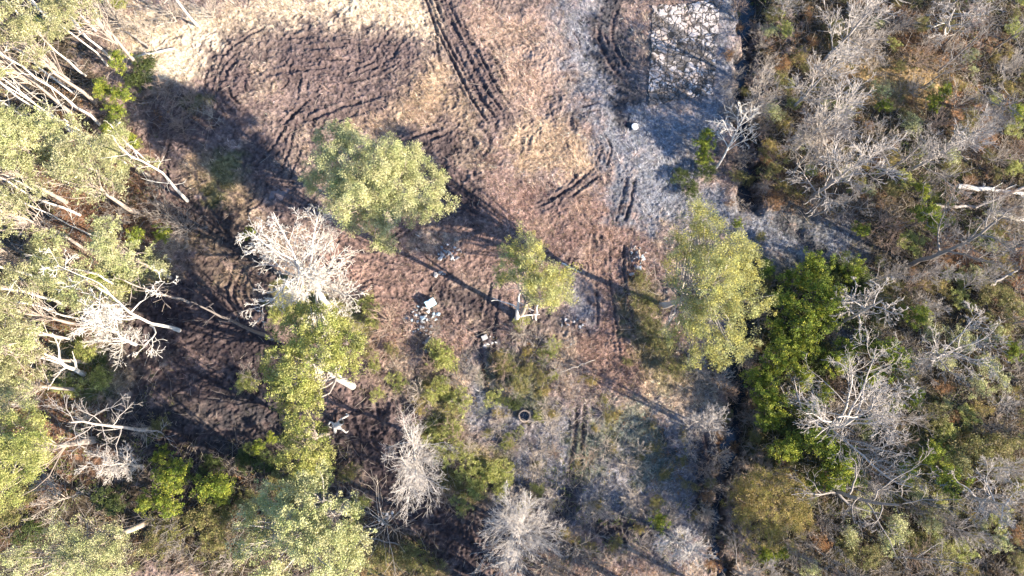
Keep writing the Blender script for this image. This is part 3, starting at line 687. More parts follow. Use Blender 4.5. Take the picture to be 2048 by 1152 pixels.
# slim bare trunks among them: base pixel, height
for i, (u, v, h) in enumerate([(213, 130, 19), (222, 118, 17), (150, 188, 17), (145, 165, 15), (160, 280, 21), (155, 262, 19), (120, 275, 17), (100, 215, 16), (300, 325, 7), (135, 612, 16), (178, 640, 12), (62, 815, 9), (395, 52, 13), (180, 80, 15), (85, 300, 17), (380, 606, 11.5), (140, 340, 16), (190, 300, 13), (120, 480, 12), (60, 590, 12), (100, 700, 11), (255, 330, 9), (170, 150, 12), (240, 40, 9), (90, 560, 15), (190, 60, 16), (120, 60, 18), (200, 400, 12), (160, 430, 15), (90, 390, 17), (210, 480, 11), (60, 460, 18), (150, 680, 11), (110, 620, 16), (250, 570, 10), (60, 180, 20), (200, 250, 14)]):
    B = gp(u, v); B[2] = gz(B[0], B[1])
    tm, cm, _ = bare_meshes(400+i, h, SNAG, rng.uniform(.07, .13), lean=(rng.normal(0, .3), rng.normal(0, .3)), m='pine_bark' if i % 4 == 3 else 'bleached_wood', minr=.014, r1f=.45)
    place('bare_tree', 'tree', 'bare straight trunks on the left', [('trunk', tm), ('branches', cm)], B, phrase='slim straight bare trunk', uv=(u, v))

# ---- single dead and bare trees, each its own shape
def solo(seed, bpx, tpx, h, spec, r0, m, label, minr=.012, name='dead_tree', wob=.05, r1f=.3, cm_=None, k=1.0):
    spec = [(spec[0][0], spec[0][1]*k)+tuple(spec[0][2:])]+list(spec[1:])
    B = gp(*bpx); B[2] = gz(B[0], B[1]); Tp = gp(tpx[0], tpx[1], h)
    tm, cm, _ = bare_meshes(seed, h-B[2], spec, r0, lean=(Tp[0]-B[0], Tp[1]-B[1]), m=m, minr=minr, wob=wob, r1f=r1f, crown_m=cm_)
    return place(name, 'tree', None, [('trunk', tm), ('branches', cm)], B, label=label)
solo(501, (655, 612), (592, 520), 9, [(20, .85, .35, 1.25, .30, .99, .18, .03, 8, .6), (9, .5, .4, 1.0, .15, 1, .22, .02, 5, .6), (7, .45, .4, 1.1, .2, 1, .22, .0, 4, .6), (4, .5, .4, 1.1, .2, 1, .25, .0, 3, .6)], .34, 'bleached_wood', 'white dead tree with a dense spiky crown below the big pine', .013, wob=.08, k=.72)
solo(502, (362, 662), (195, 575), 13, GNARL, .17, 'bleached_wood', 'white broken dead tree leaning left over the mud, snapped side limbs', .018, k=0.5)
solo(503, (275, 690), (190, 640), 8, FINE, .14, 'bleached_wood', 'bleached bushy dead tree in the left grass edge', .013, k=0.55)
solo(504, (305, 858), (140, 845), 13, [(12, .28, .7, 1.2, .3, .98, .2, .0, 6, .4), (5, .5, .4, 1.0, .2, 1, .22, 0, 4, .6), (3, .5, .4, 1, .2, 1, .2, 0, 3, .6)], .17, 'pale_bark', 'pale dead tree whose orange-brown foot stands in the dark mud', k=0.9)
solo(505, (287, 931), (205, 927), 9, FINE, .12, 'ashen_twig', 'frost-white twiggy tree below the dark mud', .011, k=0.42)
solo(506, (170, 748), (85, 705), 7, [(7, .5, .2, .6, .2, .9, .12, .0, 6, .7), (2, .4, .3, .9, .3, 1, .2, 0, 4, .6)], .22, 'bleached_wood', 'bare snag of few thick white limbs at the left grass patch', .03)
solo(507, (822, 868), (832, 950), 9, [(34, .75, .2, .85, .3, .98, .10, .0, 7, .42), (11, .45, .25, .8, .2, 1, .13, 0, 4, .6), (7, .45, .3, .9, .2, 1, .15, 0, 3, .7)], .20, 'bleached_wood', 'leaning grey-white tree with a fan of fine twigs beside the muddy ruts', .008, cm_='ashen_twig', k=0.66)
solo(508, (1022, 1022), (1048, 1076), 8, [(44, .62, .3, 1.2, .08, .98, .10, .03, 6, .4), (12, .5, .3, .9, .15, 1, .14, 0, 4, .6), (8, .45, .3, .9, .2, 1, .16, 0, 3, .7)], .14, 'tan_twig', 'large round tree of fine pale twigs at the bottom edge', .009, name='bare_tree', cm_='ashen_twig', k=0.72)
solo(509, (1338, 1064), (1388, 1112), 7, [(24, .6, .4, 1.1, .1, .98, .12, .03, 6, .45), (9, .5, .3, .9, .2, 1, .16, 0, 4, .6), (6, .45, .3, .9, .2, 1, .18, 0, 3, .7)], .11, 'ashen_twig', 'grey-white twiggy tree left of the ditch at the bottom edge', .011, name='bare_tree', k=0.5)
solo(510, (1385, 842), (1440, 841), 8, FINE, .07, 'pale_bark', 'little grey-white bare tree on the left bank of the ditch', .010, name='bare_tree', k=0.36)
solo(529, (1402, 860), (1440, 858), 8, SNAG, .11, 'pale_bark', 'thin upright pole tree just below the grey-white bank tree', .010, name='bare_tree')
for i_, (u_, v_) in enumerate([(1130, 1185), (1080, 1215), (1010, 1205), (1290, 1190)]): solo(531+i_, (u_, v_), (u_, v_+60), 13, FINE, .32, 'grey_bark', f'bare tree below the bottom edge, {["second", "third", "fourth", "first"][i_]} from the right', .010, name='bare_tree', k=.4)
solo(511, (1636, 872), (1745, 815), 10, [(14, .75, .4, 1.1, .12, .99, .18, .03, 8, .6), (8, .5, .4, 1.0, .15, 1, .22, .02, 5, .6), (7, .5, .4, 1.1, .2, 1, .25, .0, 4, .6), (4, .5, .4, 1.1, .2, 1, .25, .0, 3, .6)], .30, 'pale_bark', 'largest pale spreading dead tree, above the golden bush in the right wood', .012, k=.85)
solo(512, (1670, 656), (1765, 600), 8, GNARL, .20, 'pale_bark', 'white forked dead tree between the hollies right of the ditch', .018, k=0.55)
solo(513, (1688, 650), (1712, 575), 6, GNARL, .13, 'pale_bark', 'thin crooked white dead tree with few limbs above the hollies', .018, k=0.5)
solo(514, (1816, 532), (2005, 432), 12, BIG, .24, 'grey_bark', 'long grey leaning tree with its trunk seen along its whole length', .015, k=0.6)
solo(515, (1628, 972), (1800, 1010), 10, [(9, .7, .5, 1.1, .15, .99, .2, .03, 8, .6), (5, .5, .4, 1.0, .2, 1, .25, .02, 5, .6), (5, .5, .4, 1.1, .2, 1, .25, .0, 4, .6), (3, .5, .4, 1.1, .2, 1, .25, .0, 3, .6)], .26, 'grey_bark', 'grey dead tree with sprawling limbs right of the golden bush', .017, k=0.75)
solo(516, (1930, 990), (2010, 1010), 9, BIG, .22, 'pale_bark', 'grey limbed tree near the right edge, lower part', .015, k=0.65)
solo(517, (1433, 335), (1492, 225), 7, [(12, .5, .4, 1.0, .3, .98, .2, .02, 6, .6), (6, .5, .4, 1, .2, 1, .22, 0, 4, .6), (4, .5, .4, 1, .2, 1, .2, 0, 3, .6)], .12, 'bleached_wood', 'bright white spiky dead tree leaning over the ditch', .014, k=0.85)
solo(518, (1500, 245), (1530, 165), 6.5, FINE, .09, 'tan_twig', 'tan fan-shaped bare tree on the ditch below the slab corner', .010, name='bare_tree', k=0.7)
solo(519, (1588, 342), (1645, 262), 8, FINE, .12, 'tan_twig', 'pinkish bare tree with upright twigs right of the ditch', .011, name='bare_tree', k=0.6)
solo(520, (1745, 360), (1845, 285), 9, BIG, .14, 'grey_bark', 'grey bare tree with a long thin trunk in the upper right wood', .013, name='bare_tree', k=0.6)
solo(521, (1890, 70), (1910, 15), 8, GNARL, .16, 'pale_bark', 'white crooked limbs of a dead tree at the top right edge', .02, k=0.6)
solo(522, (1860, 730), (1930, 690), 9, BIG, .2, 'pale_bark', 'wide pale bare tree on the right, level with the hollies', .015, name='bare_tree', k=0.75)
solo(523, (1980, 230), (2020, 190), 8, GNARL, .15, 'grey_bark', 'tangled grey dead tree at the upper right edge', .015, k=0.6)
solo(524, (545, 678), (400, 612), 11, SNAG, .19, 'dark_bark', 'dark dead pole casting a long shadow beside the yellow-green tree', .012)
solo(525, (700, 772), (655, 733), 5, [(3, .2, .8, 1.2, .4, .9, .2, 0, 4, .4)], .2, 'bleached_wood', 'short white broken stump leaning out of the yellow-green tree', .03, r1f=.6)
solo(526, (1032, 640), (1040, 585), 5, [(4, .45, .8, 1.3, .1, .98, .2, 0, 6, .5), (2, .4, .4, 1, .3, 1, .2, 0, 4, .6)], .22, 'bleached_wood', 'short white forked snag at the foot of the small pine', .03)
solo(527, (375, 402), (238, 292), 12, SNAG, .15, 'bleached_wood', 'long white leaning pole at the left rim of the clearing', .014)
solo(528, (780, 1050), (740, 1025), 4, SHRUB[:2], .06, 'tan_twig', 'small bare tree beside the pale scrap near the lower ruts', .012, name='bare_tree')

# ------------------------------------------------------------------ listed bushes: u, v, radius px
def bush(kit, name, cat, group, phrase, u, v, r, hs=1.0, R0=1.5, h0=2.4):
    k = kit[int(rng.integers(0, len(kit)))]; s = m_at(r, 2)/R0; z = min(h0*s*hs*.6, 6); B = base_of(u, v, z)
    nm = ['trunk', 'limbs', 'crown'] if len(k) == 3 else ['trunk', 'branches']
    return place(name, cat, group, list(zip(nm, k)), B, rng.uniform(0, 6.3), (s, s, s*hs), phrase=phrase, uv=(u, v))
HO = [(1532, 544, 22), (1621, 534, 40), (1580, 560, 32), (1615, 556, 30), (1697, 548, 30), (1628, 592, 46), (1655, 605, 34), (1565, 610, 34), (1550, 660, 30), (1604, 650, 46), (1640, 640, 30), (1601, 690, 34), (1560, 700, 32), (1543, 722, 40), (1683, 701, 34), (1663, 730, 34), (1516, 762, 34),
      (1758, 722, 44), (1724, 753, 30), (1820, 636, 32), (1837, 387, 22), (1842, 443, 38), (1712, 462, 20), (1526, 790, 40), (1529, 837, 35), (1560, 902, 36), (1618, 891, 42), (1655, 915, 42), (1601, 816, 26), (1635, 956, 36), (1810, 796, 26), (1769, 813, 24), (1844, 908, 30), (1881, 953, 38), (1796, 936, 26),
      (1690, 950, 28), (1600, 760, 28), (1640, 790, 24), (1470, 450, 14), (1880, 190, 20), (1860, 210, 22), (1760, 215, 18), (2015, 230, 22), (2015, 705, 26), (1553, 1100, 20), (1520, 1108, 22), (1535, 1060, 18),
      (1316, 1040, 22), (1405, 295, 26), (1400, 320, 22), (1413, 270, 16), (435, 965, 36), (455, 985, 24), (352, 940, 36), (372, 965, 26), (330, 910, 20), (250, 195, 24), (215, 190, 22), (240, 225, 22), (270, 290, 20), (250, 130, 26), (232, 270, 18), (520, 890, 16), (545, 875, 14), (350, 1000, 30), (300, 1000, 24),
      (500, 470, 16), (330, 470, 22), (280, 480, 22), (210, 560, 24)]
for a_ in HO: bush(hollies, 'holly_bush', 'bush', 'green holly bushes', 'bright green leafy bush', *a_, hs=1.15)
for a_ in [(660, 640, 24), (560, 620, 26), (500, 760, 24), (900, 715, 30), (880, 700, 22), (890, 770, 20), (920, 800, 22), (905, 850, 22), (870, 790, 20), (900, 900, 22), (935, 935, 24), (975, 940, 26), (1000, 960, 20), (950, 970, 22), (870, 880, 20),
           (740, 610, 20), (750, 640, 18), (170, 710, 24), (200, 760, 24), (150, 770, 22), (640, 950, 26), (720, 1000, 22), (80, 60, 26), (150, 25, 30), (170, 40, 20), (240, 5, 20), (1890, 870, 26), (1905, 905, 24), (1880, 1000, 22), (1930, 830, 20), (1560, 30, 10), (1580, 165, 12), (1655, 210, 14), (260, 560, 26)]:
    bush(yellows, 'leafy_shrub', 'bush', 'yellow-green shrubs', 'yellow-green shrub', *a_, hs=.7)
for a_ in [(400, 1030, 46), (450, 1040, 44), (340, 1060, 36), (300, 1090, 36), (420, 1080, 36), (500, 1000, 30), (700, 1060, 30), (820, 1110, 36), (760, 1110, 36), (860, 1140, 30), (1290, 600, 30), (1300, 650, 30), (1320, 690, 32), (1280, 560, 22), (1350, 740, 30), (1010, 730, 26), (1050, 740, 24), (1040, 770, 26), (1080, 760, 22), (30, 1020, 40), (60, 980, 30),
           (1940, 900, 50), (1990, 880, 44), (2010, 620, 40), (1960, 590, 40), (1990, 660, 34), (1870, 940, 36), (1790, 620, 34), (1760, 600, 26), (2030, 960, 36), (700, 950, 22), (780, 700, 16), (560, 960, 30), (600, 960, 26), (320, 852, 22), (1830, 1090, 30), (1700, 1100, 30), (1880, 1110, 34)]:
    bush(olives, 'olive_shrub', 'bush', 'dull olive shrubs', 'dull olive shrub', *a_, hs=.65)
for a_ in [(270, 160, 30), (300, 130, 24), (230, 240, 26), (1410, 340, 26), (1360, 350, 24), (1385, 375, 20), (420, 930, 26), (490, 920, 26), (540, 920, 26), (580, 880, 22), (440, 1000, 26), (1700, 620, 40), (1640, 720, 36), (1740, 680, 34), (1590, 860, 30), (1560, 820, 30), (1720, 560, 40), (1670, 540, 34), (1960, 470, 34), (1900, 400, 24), (1730, 850, 30), (60, 1060, 30), (230, 1010, 30), (1030, 810, 18), (640, 860, 20)]:
    bush(darks, 'dark_shrub', 'bush', 'dark green shrubs', 'dark green shrub', *a_, hs=.6)
for a_ in [(780, 640, 40, 0), (1050, 668, 28, 3), (1100, 690, 18, 1), (870, 660, 20, 2), (230, 35, 46, 1), (340, 25, 44, 1), (290, 60, 34, 3), (420, 20, 36, 3), (200, 10, 36, 1), (235, 440, 40, 2), (325, 425, 40, 2), (370, 455, 40, 2), (150, 530, 42, 0), (190, 510, 36, 0), (120, 500, 34, 0), (120, 1000, 38, 3), (100, 970, 30, 3), (495, 752, 24, 3),
           (335, 1050, 34, 2), (360, 1090, 30, 2), (460, 1130, 24, 3), (1150, 1100, 44, 2), (1190, 1130, 34, 2), (1100, 1130, 34, 3), (1100, 840, 30, 1), (1090, 810, 20, 1), (1085, 900, 24, 1), (1200, 1020, 24, 1), (1490, 1090, 34, 2), (1590, 1110, 34, 2), (1440, 760, 26, 1), (1400, 740, 24, 3), (1280, 900, 20, 3), (1380, 880, 26, 1), (1260, 1000, 26, 1),
           (1180, 1010, 24, 3), (1100, 1000, 30, 1), (1410, 940, 26, 0), (1440, 980, 24, 1), (380, 200, 26, 0), (330, 180, 26, 0), (360, 250, 24, 0), (420, 230, 20, 1), (290, 860, 20, 1), (175, 830, 26, 3), (200, 620, 40, 3), (240, 650, 30, 3), (310, 370, 26, 2), (60, 790, 30, 1), (130, 740, 28, 1)]:
    bush([BR_SHRUBS[a_[3]], BR_SHRUBS[a_[3]+4]], 'bare_shrub', 'bush', 'leafless twiggy shrubs', ['brown bare shrub', 'tan bare shrub', 'grey bare shrub', 'pale tan bare shrub'][a_[3]], *a_[:3], R0=1.6, h0=2.0)

# ---- scrub of the lower clearing
sc_n = 0
for _ in range(900):
    if sc_n >= 120: break
    u, v = (rng.uniform(730, 1110), rng.uniform(690, 1010)) if rng.random() < .55 else (rng.uniform(1030, 1430), rng.uniform(620, 1110))
    if abs(u-1048) < 26 and abs(v-832) < 26 or abs(u-965) < 16 and abs(v-822) < 20: continue
    if 700 < u < 830 and v > 860 or (u > 1180 and 560 < v < 760 and rng.random() < .6): continue
    p_ = gp(u, v); j_, i_ = gidx(p_[0], p_[1])
    if MUD[j_, i_] > .75 and rng.random() < .7: continue
    sc_n += 1; k_ = rng.random(); r_ = rng.uniform(9, 19)
    if u < 1110 and k_ < .34: bush(yellows, 'leafy_shrub', 'bush', 'yellow-green shrubs', 'low yellow-green shrub', u, v, r_, .5)
    elif k_ < .5: bush(golds, 'golden_shrub', 'bush', 'golden-brown shrubs', 'low golden shrub', u, v, r_, .5)
    elif k_ < .62: bush(olives, 'olive_shrub', 'bush', 'dull olive shrubs', 'low olive shrub', u, v, r_, .5)
    else: k8 = int(rng.integers(0, 8)); bush([BR_SHRUBS[k8]], 'bare_shrub', 'bush', 'leafless twiggy shrubs', ['low brown bare shrub', 'low tan bare shrub', 'low grey bare shrub', 'low pale tan bare shrub'][k8 % 4], u, v, r_*1.4, 1, 1.6, 2.0)
# ---- thickets of the right wood, spread at random over the wood's floor
used = [(a_[0], a_[1], a_[2]) for a_ in HO]
def free(u, v, r):
    for (a_, b, c_) in used:
        if (a_-u)**2+(b-v)**2 < (.7*(r+c_))**2: return False
    used.append((u, v, r)); return True
def ok(u, v):
    if 1400 < u < 1750 and 405 < v < 545: return False
    lim = 1520 if v > 30 else 1540
    return u > lim
for a_ in [(1860, 660, 34), (1910, 690, 36), (1960, 720, 36), (1880, 730, 30), (1940, 770, 34), (1990, 760, 30), (1730, 1010, 34), (1790, 1040, 36), (1760, 1080, 32), (1850, 1050, 32), (1700, 1060, 28), (1620, 1130, 28), (1820, 980, 28), (1990, 1080, 30)]:
    bush(pales, 'pale_shrub', 'bush', 'pale grey-green shrubs', 'pale grey-green shrub', *a_, hs=.75); used.append(a_)
cnt = 0
for _ in range(5000):
    if cnt >= 290: break
    u = rng.uniform(1525, 2085); v = rng.uniform(-30, 1180)
    if not ok(u, v): continue
    q = rng.random()
    r = rng.uniform(16, 34)
    if not free(u, v, r*.75): continue
    cnt += 1
    if q < .26:
        k = int(rng.integers(0, 8)); bush([BR_SHRUBS[k]], 'bare_shrub', 'bush', 'leafless twiggy shrubs', ['brown bare shrub', 'tan bare shrub', 'grey bare shrub', 'pale tan bare shrub'][k % 4], u, v, r*1.25, 1.1, 1.6, 2.0)
    elif q < .32:
        k = UNIT_TREES[int(rng.integers(0, 6))]; z = rng.uniform(4, 7); s = z/7.5; B = base_of(u, v, z*.8)
        place('bare_tree', 'tree', 'grey bare trees of the right wood', list(zip(['trunk', 'branches'], k)), B, rng.uniform(0, 6.3), (s, s, s), phrase='grey bare tree', uv=(u, v), tilt=(rng.normal(0, .12), rng.normal(0, .12)))
    elif q < .40:
        k = FINE_TREES[int(rng.integers(0, 4))]; z = rng.uniform(3.5, 5.5); s = z/7; B = base_of(u, v, z*.7)
        place('bare_tree', 'tree', 'pale twiggy trees of the right wood', list(zip(['trunk', 'branches'], k)), B, rng.uniform(0, 6.3), (s, s, s), phrase='pale twiggy tree', uv=(u, v), tilt=(rng.normal(0, .12), rng.normal(0, .12)))
    elif q < .60: bush(olives, 'olive_shrub', 'bush', 'dull olive shrubs', 'dull olive shrub', u, v, r, .6)
    elif q < .68: bush(rusts, 'rusty_shrub', 'bush', 'rusty brown shrubs', 'rusty brown shrub', u, v, r*.9, .8)
    elif q < .80: bush(golds, 'golden_shrub', 'bush', 'golden-brown shrubs', 'golden-brown shrub', u, v, r*.9, .7)
    elif q < .90: bush(yellows, 'leafy_shrub', 'bush', 'yellow-green shrubs', 'yellow-green shrub', u, v, r*.8, .6)
    else: bush(pales, 'pale_shrub', 'bush', 'pale grey-green shrubs', 'pale grey-green shrub', u, v, r, .7)
for i, (u, v) in enumerate([(1585, 215), (1590, 300), (1625, 395), (1650, 120), (1820, 340)]):
    k = FINE_TREES[i % 4]; B = gp(u, v); B[2] = gz(B[0], B[1]); s = rng.uniform(1.1, 1.4)
    place('bare_tree', 'tree', 'taller bare trees right of the ditch', list(zip(['trunk', 'branches'], k)), B, rng.uniform(0, 6.3), (s*1.15, s*1.15, s), phrase='tall bare tree', uv=(u, v))
for i in range(95):      # scrub overhanging both banks of the ditch
    t_ = rng.uniform(0, 1); P = DP[int(t_*(len(DP)-1))]; sd_ = rng.choice([-1, 1]); uu, vv = px(np.array([P[0]+sd_*rng.uniform(.5, 1.8), P[1], 0]))
    if 450 < vv < 720 and sd_ < 0: continue
    kd = rng.integers(0, 4)
    if kd == 0: bush(rusts, 'rusty_shrub', 'bush', 'rusty brown shrubs', 'rusty brown shrub', uu, vv, rng.uniform(10, 20), .7)
    elif kd == 1: bush(olives, 'olive_shrub', 'bush', 'dull olive shrubs', 'dull olive shrub', uu, vv, rng.uniform(10, 20), .6)
    else: bush([BR_SHRUBS[int(rng.integers(0, 8))]], 'bare_shrub', 'bush', 'leafless twiggy shrubs', 'twiggy bank shrub', uu, vv, rng.uniform(14, 26), 1.0, 1.6, 2.0)
# trees of the wood standing just outside the frame whose shadows fall into it
for i, (u, v, h, k) in enumerate([(2170, 120, 15, 0), (2200, 420, 16, 1), (2200, 640, 17, 2), (2170, 820, 15, 3), (2230, 960, 16, 0), (2120, 1130, 15, 1), (1900, 1260, 15, 2), (1650, 1300, 15, 3), (1380, 1280, 14, 0), (1150, 1270, 14, 1), (930, 1250, 14, 2)]):
    B = base_of(u, v, 2); s = h/20
    place('pine_tree', 'tree', 'pines standing beyond the frame', list(zip(['trunk', 'limbs', 'crown'], pines[k])), B, i*1.3, (s*1.2, s*1.2, s), label=f'pine beyond the {"right" if u > 2048 else "bottom"} edge, {["first", "second", "third", "fourth", "fifth", "sixth"][i if i < 6 else i-6]} counting from its {"top" if u > 2048 else "right"} end')

# ------------------------------------------------------------------ undergrowth as masses
def mass(name, n, dens, pal, puff, nleaf, size, zr, label, cat, seed, clump=.55):
    rg = np.random.default_rng(seed); u = rg.uniform(x0, x1, n*6); v = rg.uniform(y0, y1, n*6); j, i = gidx(u, v)
    k = (rg.random(n*6) < dens[j, i]*(NZ[6].fbm(u, v, .35, 3) > clump)); u, v, j, i = u[k][:n], v[k][:n], j[k][:n], i[k][:n]
    cen = np.stack([u, v, Hh[j, i]+rg.uniform(0, zr, len(u))], 1)
    V, q, c = leaf_mesh(rg, cen, puff*rg.uniform(.5, 1.4, len(cen)), nleaf, size, [(1, 1, 1)], False, .6)
    order = np.array(pal)[np.argsort([p[1]-p[0] for p in pal])]; w_ = NZ[5].fbm(u, v, .22, 3)*1.7-.35+rg.normal(0, .12, len(u))
    pc = order[(np.clip(w_, 0, .999)*len(order)).astype(int)]; c = np.clip(c*np.repeat(pc, nleaf*4, 0), .01, .8)
    tag(ob(name, mk_mesh(name, V, 4, q, LEAFM['brush_leaves'], c)), label, cat, kind='stuff')
mass('undergrowth', 11000, FOR, PAL['olive']+PAL['rust']+[(0.16, 0.12, 0.08), (0.34, 0.26, 0.16), (0.17, 0.20, 0.05), (0.22, 0.26, 0.06)], .38, 18, .10, .7, 'low tangled leafy undergrowth covering the floor of the woods', 'undergrowth', 61, .36)
open_ = np.clip(1-FOR, 0, 1)*np.clip(GRASS, 0, 1)*np.clip(1-MUD, 0, 1)
mass('weeds', 3500, open_*.5, PAL['olive']+[(0.22, 0.18, 0.10), (0.30, 0.22, 0.14), (0.25, 0.24, 0.08)], .26, 12, .08, .2, 'low weeds and tufts scattered over the open clearing', 'weeds', 62, .55)

# sticks and bramble canes lying about
def canes(name, n, dens, L0, L1, r, el, m, label, cat, seed):
    rg = np.random.default_rng(seed); u = rg.uniform(x0, x1, n*6); v = rg.uniform(y0, y1, n*6); j, i = gidx(u, v)
    k = rg.random(n*6) < dens[j, i]; u, v, j, i = u[k][:n], v[k][:n], j[k][:n], i[k][:n]; K = len(u)
    P0 = np.stack([u, v, Hh[j, i]+.03], 1); th = rg.uniform(0, 6.3, K); e = np.abs(rg.normal(0, el, K)); L = rg.uniform(L0, L1, K)
    d = np.stack([np.cos(th)*np.cos(e), np.sin(th)*np.cos(e), np.sin(e)], 1); pts = [P0]; cur = P0
    for s in range(4):
        d = unit(d+rg.normal(0, .16, (K, 3))-np.array([0, 0, .03])); cur = cur+d*(L/4)[:, None]; cur[:, 2] = np.maximum(cur[:, 2], gz(cur[:, 0], cur[:, 1])+.02); pts.append(cur)
    V, q = tubes([(np.stack(pts, 1), np.repeat(np.linspace(1, .4, 5)[None], K, 0)*rg.uniform(.5, 1.3, K)[:, None]*r)], [3])
    tag(ob(name, mk_mesh(name, V, 4, q, BARK[m])), label, cat, kind='stuff')
canes('fallen_twigs', 10000, FOR, .6, 2.6, .018, .5, 'grey_bark', 'thicket of thin grey canes and fallen twigs on the wood floor', 'twigs', 71)
canes('fallen_twigs', 9000, FOR, .6, 2.2, .016, .6, 'tan_twig', 'tan bramble canes standing among the undergrowth of the woods', 'twigs', 73)
canes('broken_sticks', 1500, np.clip(1-FOR, 0, 1)*.8, .3, 1.3, .014, .1, 'tan_twig', 'pale tan broken sticks strewn over the cleared ground', 'sticks', 72)

# ------------------------------------------------------------------ concrete slab
sp = P2([(1303, 14), (1440, 2), (1426, 190), (1294, 214)])
nu, nv = 170, 250; a_, b = np.meshgrid(np.linspace(0, 1, nu), np.linspace(0, 1, nv))
top = sp[0][None, None]*(1-a_[..., None])+sp[1]*a_[..., None]; bot = sp[3]*(1-a_[..., None])+sp[2]*a_[..., None]
PS = top*(1-b[..., None])+bot*b[..., None]
sx, sy = PS[..., 0], PS[..., 1]
seeds = rng.uniform(0, 1, (260, 2)); seeds = np.array([sp[0]+(sp[1]-sp[0])*s_[0]+(sp[3]-sp[0])*s_[1] for s_ in seeds])
wx = sx+(NZ[1].fbm(sx, sy, 2.5, 3)-.5)*.5; wy = sy+(NZ[2].fbm(sx, sy, 2.5, 3)-.5)*.5
dd = np.full(sx.shape+(2,), 9e9)
for s_ in seeds:
    d = np.hypot(wx-s_[0], wy-s_[1]); m2 = np.maximum(dd[..., 0], d); dd[..., 0] = np.minimum(dd[..., 0], d); dd[..., 1] = np.minimum(dd[..., 1], m2)
crk = dd[..., 1]-dd[..., 0]+(n_fine[:nv, :nu]-.5)*.08
joint = np.minimum(np.abs((b*5) % 1-.5), 9)*1.0
jl = np.minimum(np.abs(((b*4.0+.03*np.sin(a_*5)) % 1)-.5)*2.4, np.abs(((a_*2+.02*np.sin(b*9)) % 1)-.5)*3.6)
lo = np.minimum(sstep(.02, .12, crk), sstep(.015, .05, jl+(n_fine[:nv, :nu]-.5)*.05))
mf = NZ[7].fbm(sx, sy, .6, 7, .70)+.06*(np.abs(b-.62) < .12); moss = sstep(np.quantile(mf, .44), np.quantile(mf, .56), mf); rust = sstep(.55, .65, NZ[0].fbm(sx, sy, .8, 4))
base = float(gz(sx.mean(), sy.mean())); sl = window(sp, .3)
pad = .22
edge = np.minimum(np.minimum(a_, 1-a_)*6.2, np.minimum(b, 1-b)*9.6)+(NZ[5].fbm(sx, sy, 1.6, 3)-.5)*.6
zt = .22+.05*lo+(NZ[4].fbm(sx, sy, 1.5, 3)-.5)*.05; zt = np.where(edge < .03, -.3, zt)
cc = np.array((.42, .375, .35))*(.8+.4*NZ[2].fbm(sx, sy, 3, 4))[..., None]
cc = cc*(1-.5*rust[..., None])+np.array((.36, .26, .20))*.5*rust[..., None]
cc = cc*(1-.85*moss[..., None])+np.array((.075, .068, .066))*.85*moss[..., None]
cc = cc*lo[..., None]+np.array((.045, .04, .035))*(1-lo[..., None])
Vs = np.concatenate([PS, zt[..., None]], -1).reshape(-1, 3); ii = (np.arange(nv-1)[:, None]*nu+np.arange(nu-1)[None]).ravel()
sm = attr_mat('weathered_concrete', nscale=9, lo=.75, hi=1.2, bump=.4)
o = ob('concrete_slab', mk_mesh('concrete_slab', Vs, 4, np.stack([ii, ii+nu, ii+nu+1, ii+1], 1), sm, cc.reshape(-1, 3)))
tag(o, 'cracked old concrete slab with black moss patches at the top edge', 'concrete slab')

# ------------------------------------------------------------------ well ring, white lid
def lathe(prof, n=40, jit=0):
    k = np.arange(n)*math.tau/n; V = np.array([[r*math.cos(a_)*(1+jit*math.sin(3*a_)), r*math.sin(a_), z] for r, z in prof for a_ in k])
    M = len(prof); idx = np.arange(M*n).reshape(M, n); q = np.stack([idx[:-1], np.roll(idx[:-1], -1, 1), np.roll(idx[1:], -1, 1), idx[1:]], -1).reshape(-1, 4)
    return V, q
B = gp(1048, 832); z = float(gz(B[0], B[1]))
V, q = lathe([(.40, -1.0), (.40, .28), (.42, .33), (.52, .34), (.55, .30), (.55, -.4)], 40, .02)
well = empty('concrete_well', (B[0], B[1], z+.1)); tag(well, 'round open concrete well ring with a dark hole in the grey grass', 'well')
ob('ring_wall', mk_mesh('ring_wall', V, 4, q, plain_mat('ring_concrete', (.26, .21, .17), .9, 9, .35, .4), smooth=False), well)
V, q = lathe([(.41, -.05), (.2, -.06), (.001, -.05)], 40)
ob('dark_water', mk_mesh('well_water', V, 4, q[:, ::-1], wm), well)
B = gp(1269, 254); z = float(gz(B[0], B[1]))
V, q = lathe([(.001, .16), (.14, .17), (.17, .20), (.30, .19), (.32, .15), (.33, .05), (.30, .0)], 32, .03)
lid = ob('bucket_lid', mk_mesh('bucket_lid', V, 4, q[:, ::-1], plain_mat('white_plastic', (.78, .76, .72), .5, 5, .12, .05), smooth=False), loc=(B[0], B[1], z+.08))
tag(lid, 'small round white lid lying below the concrete slab', 'lid')

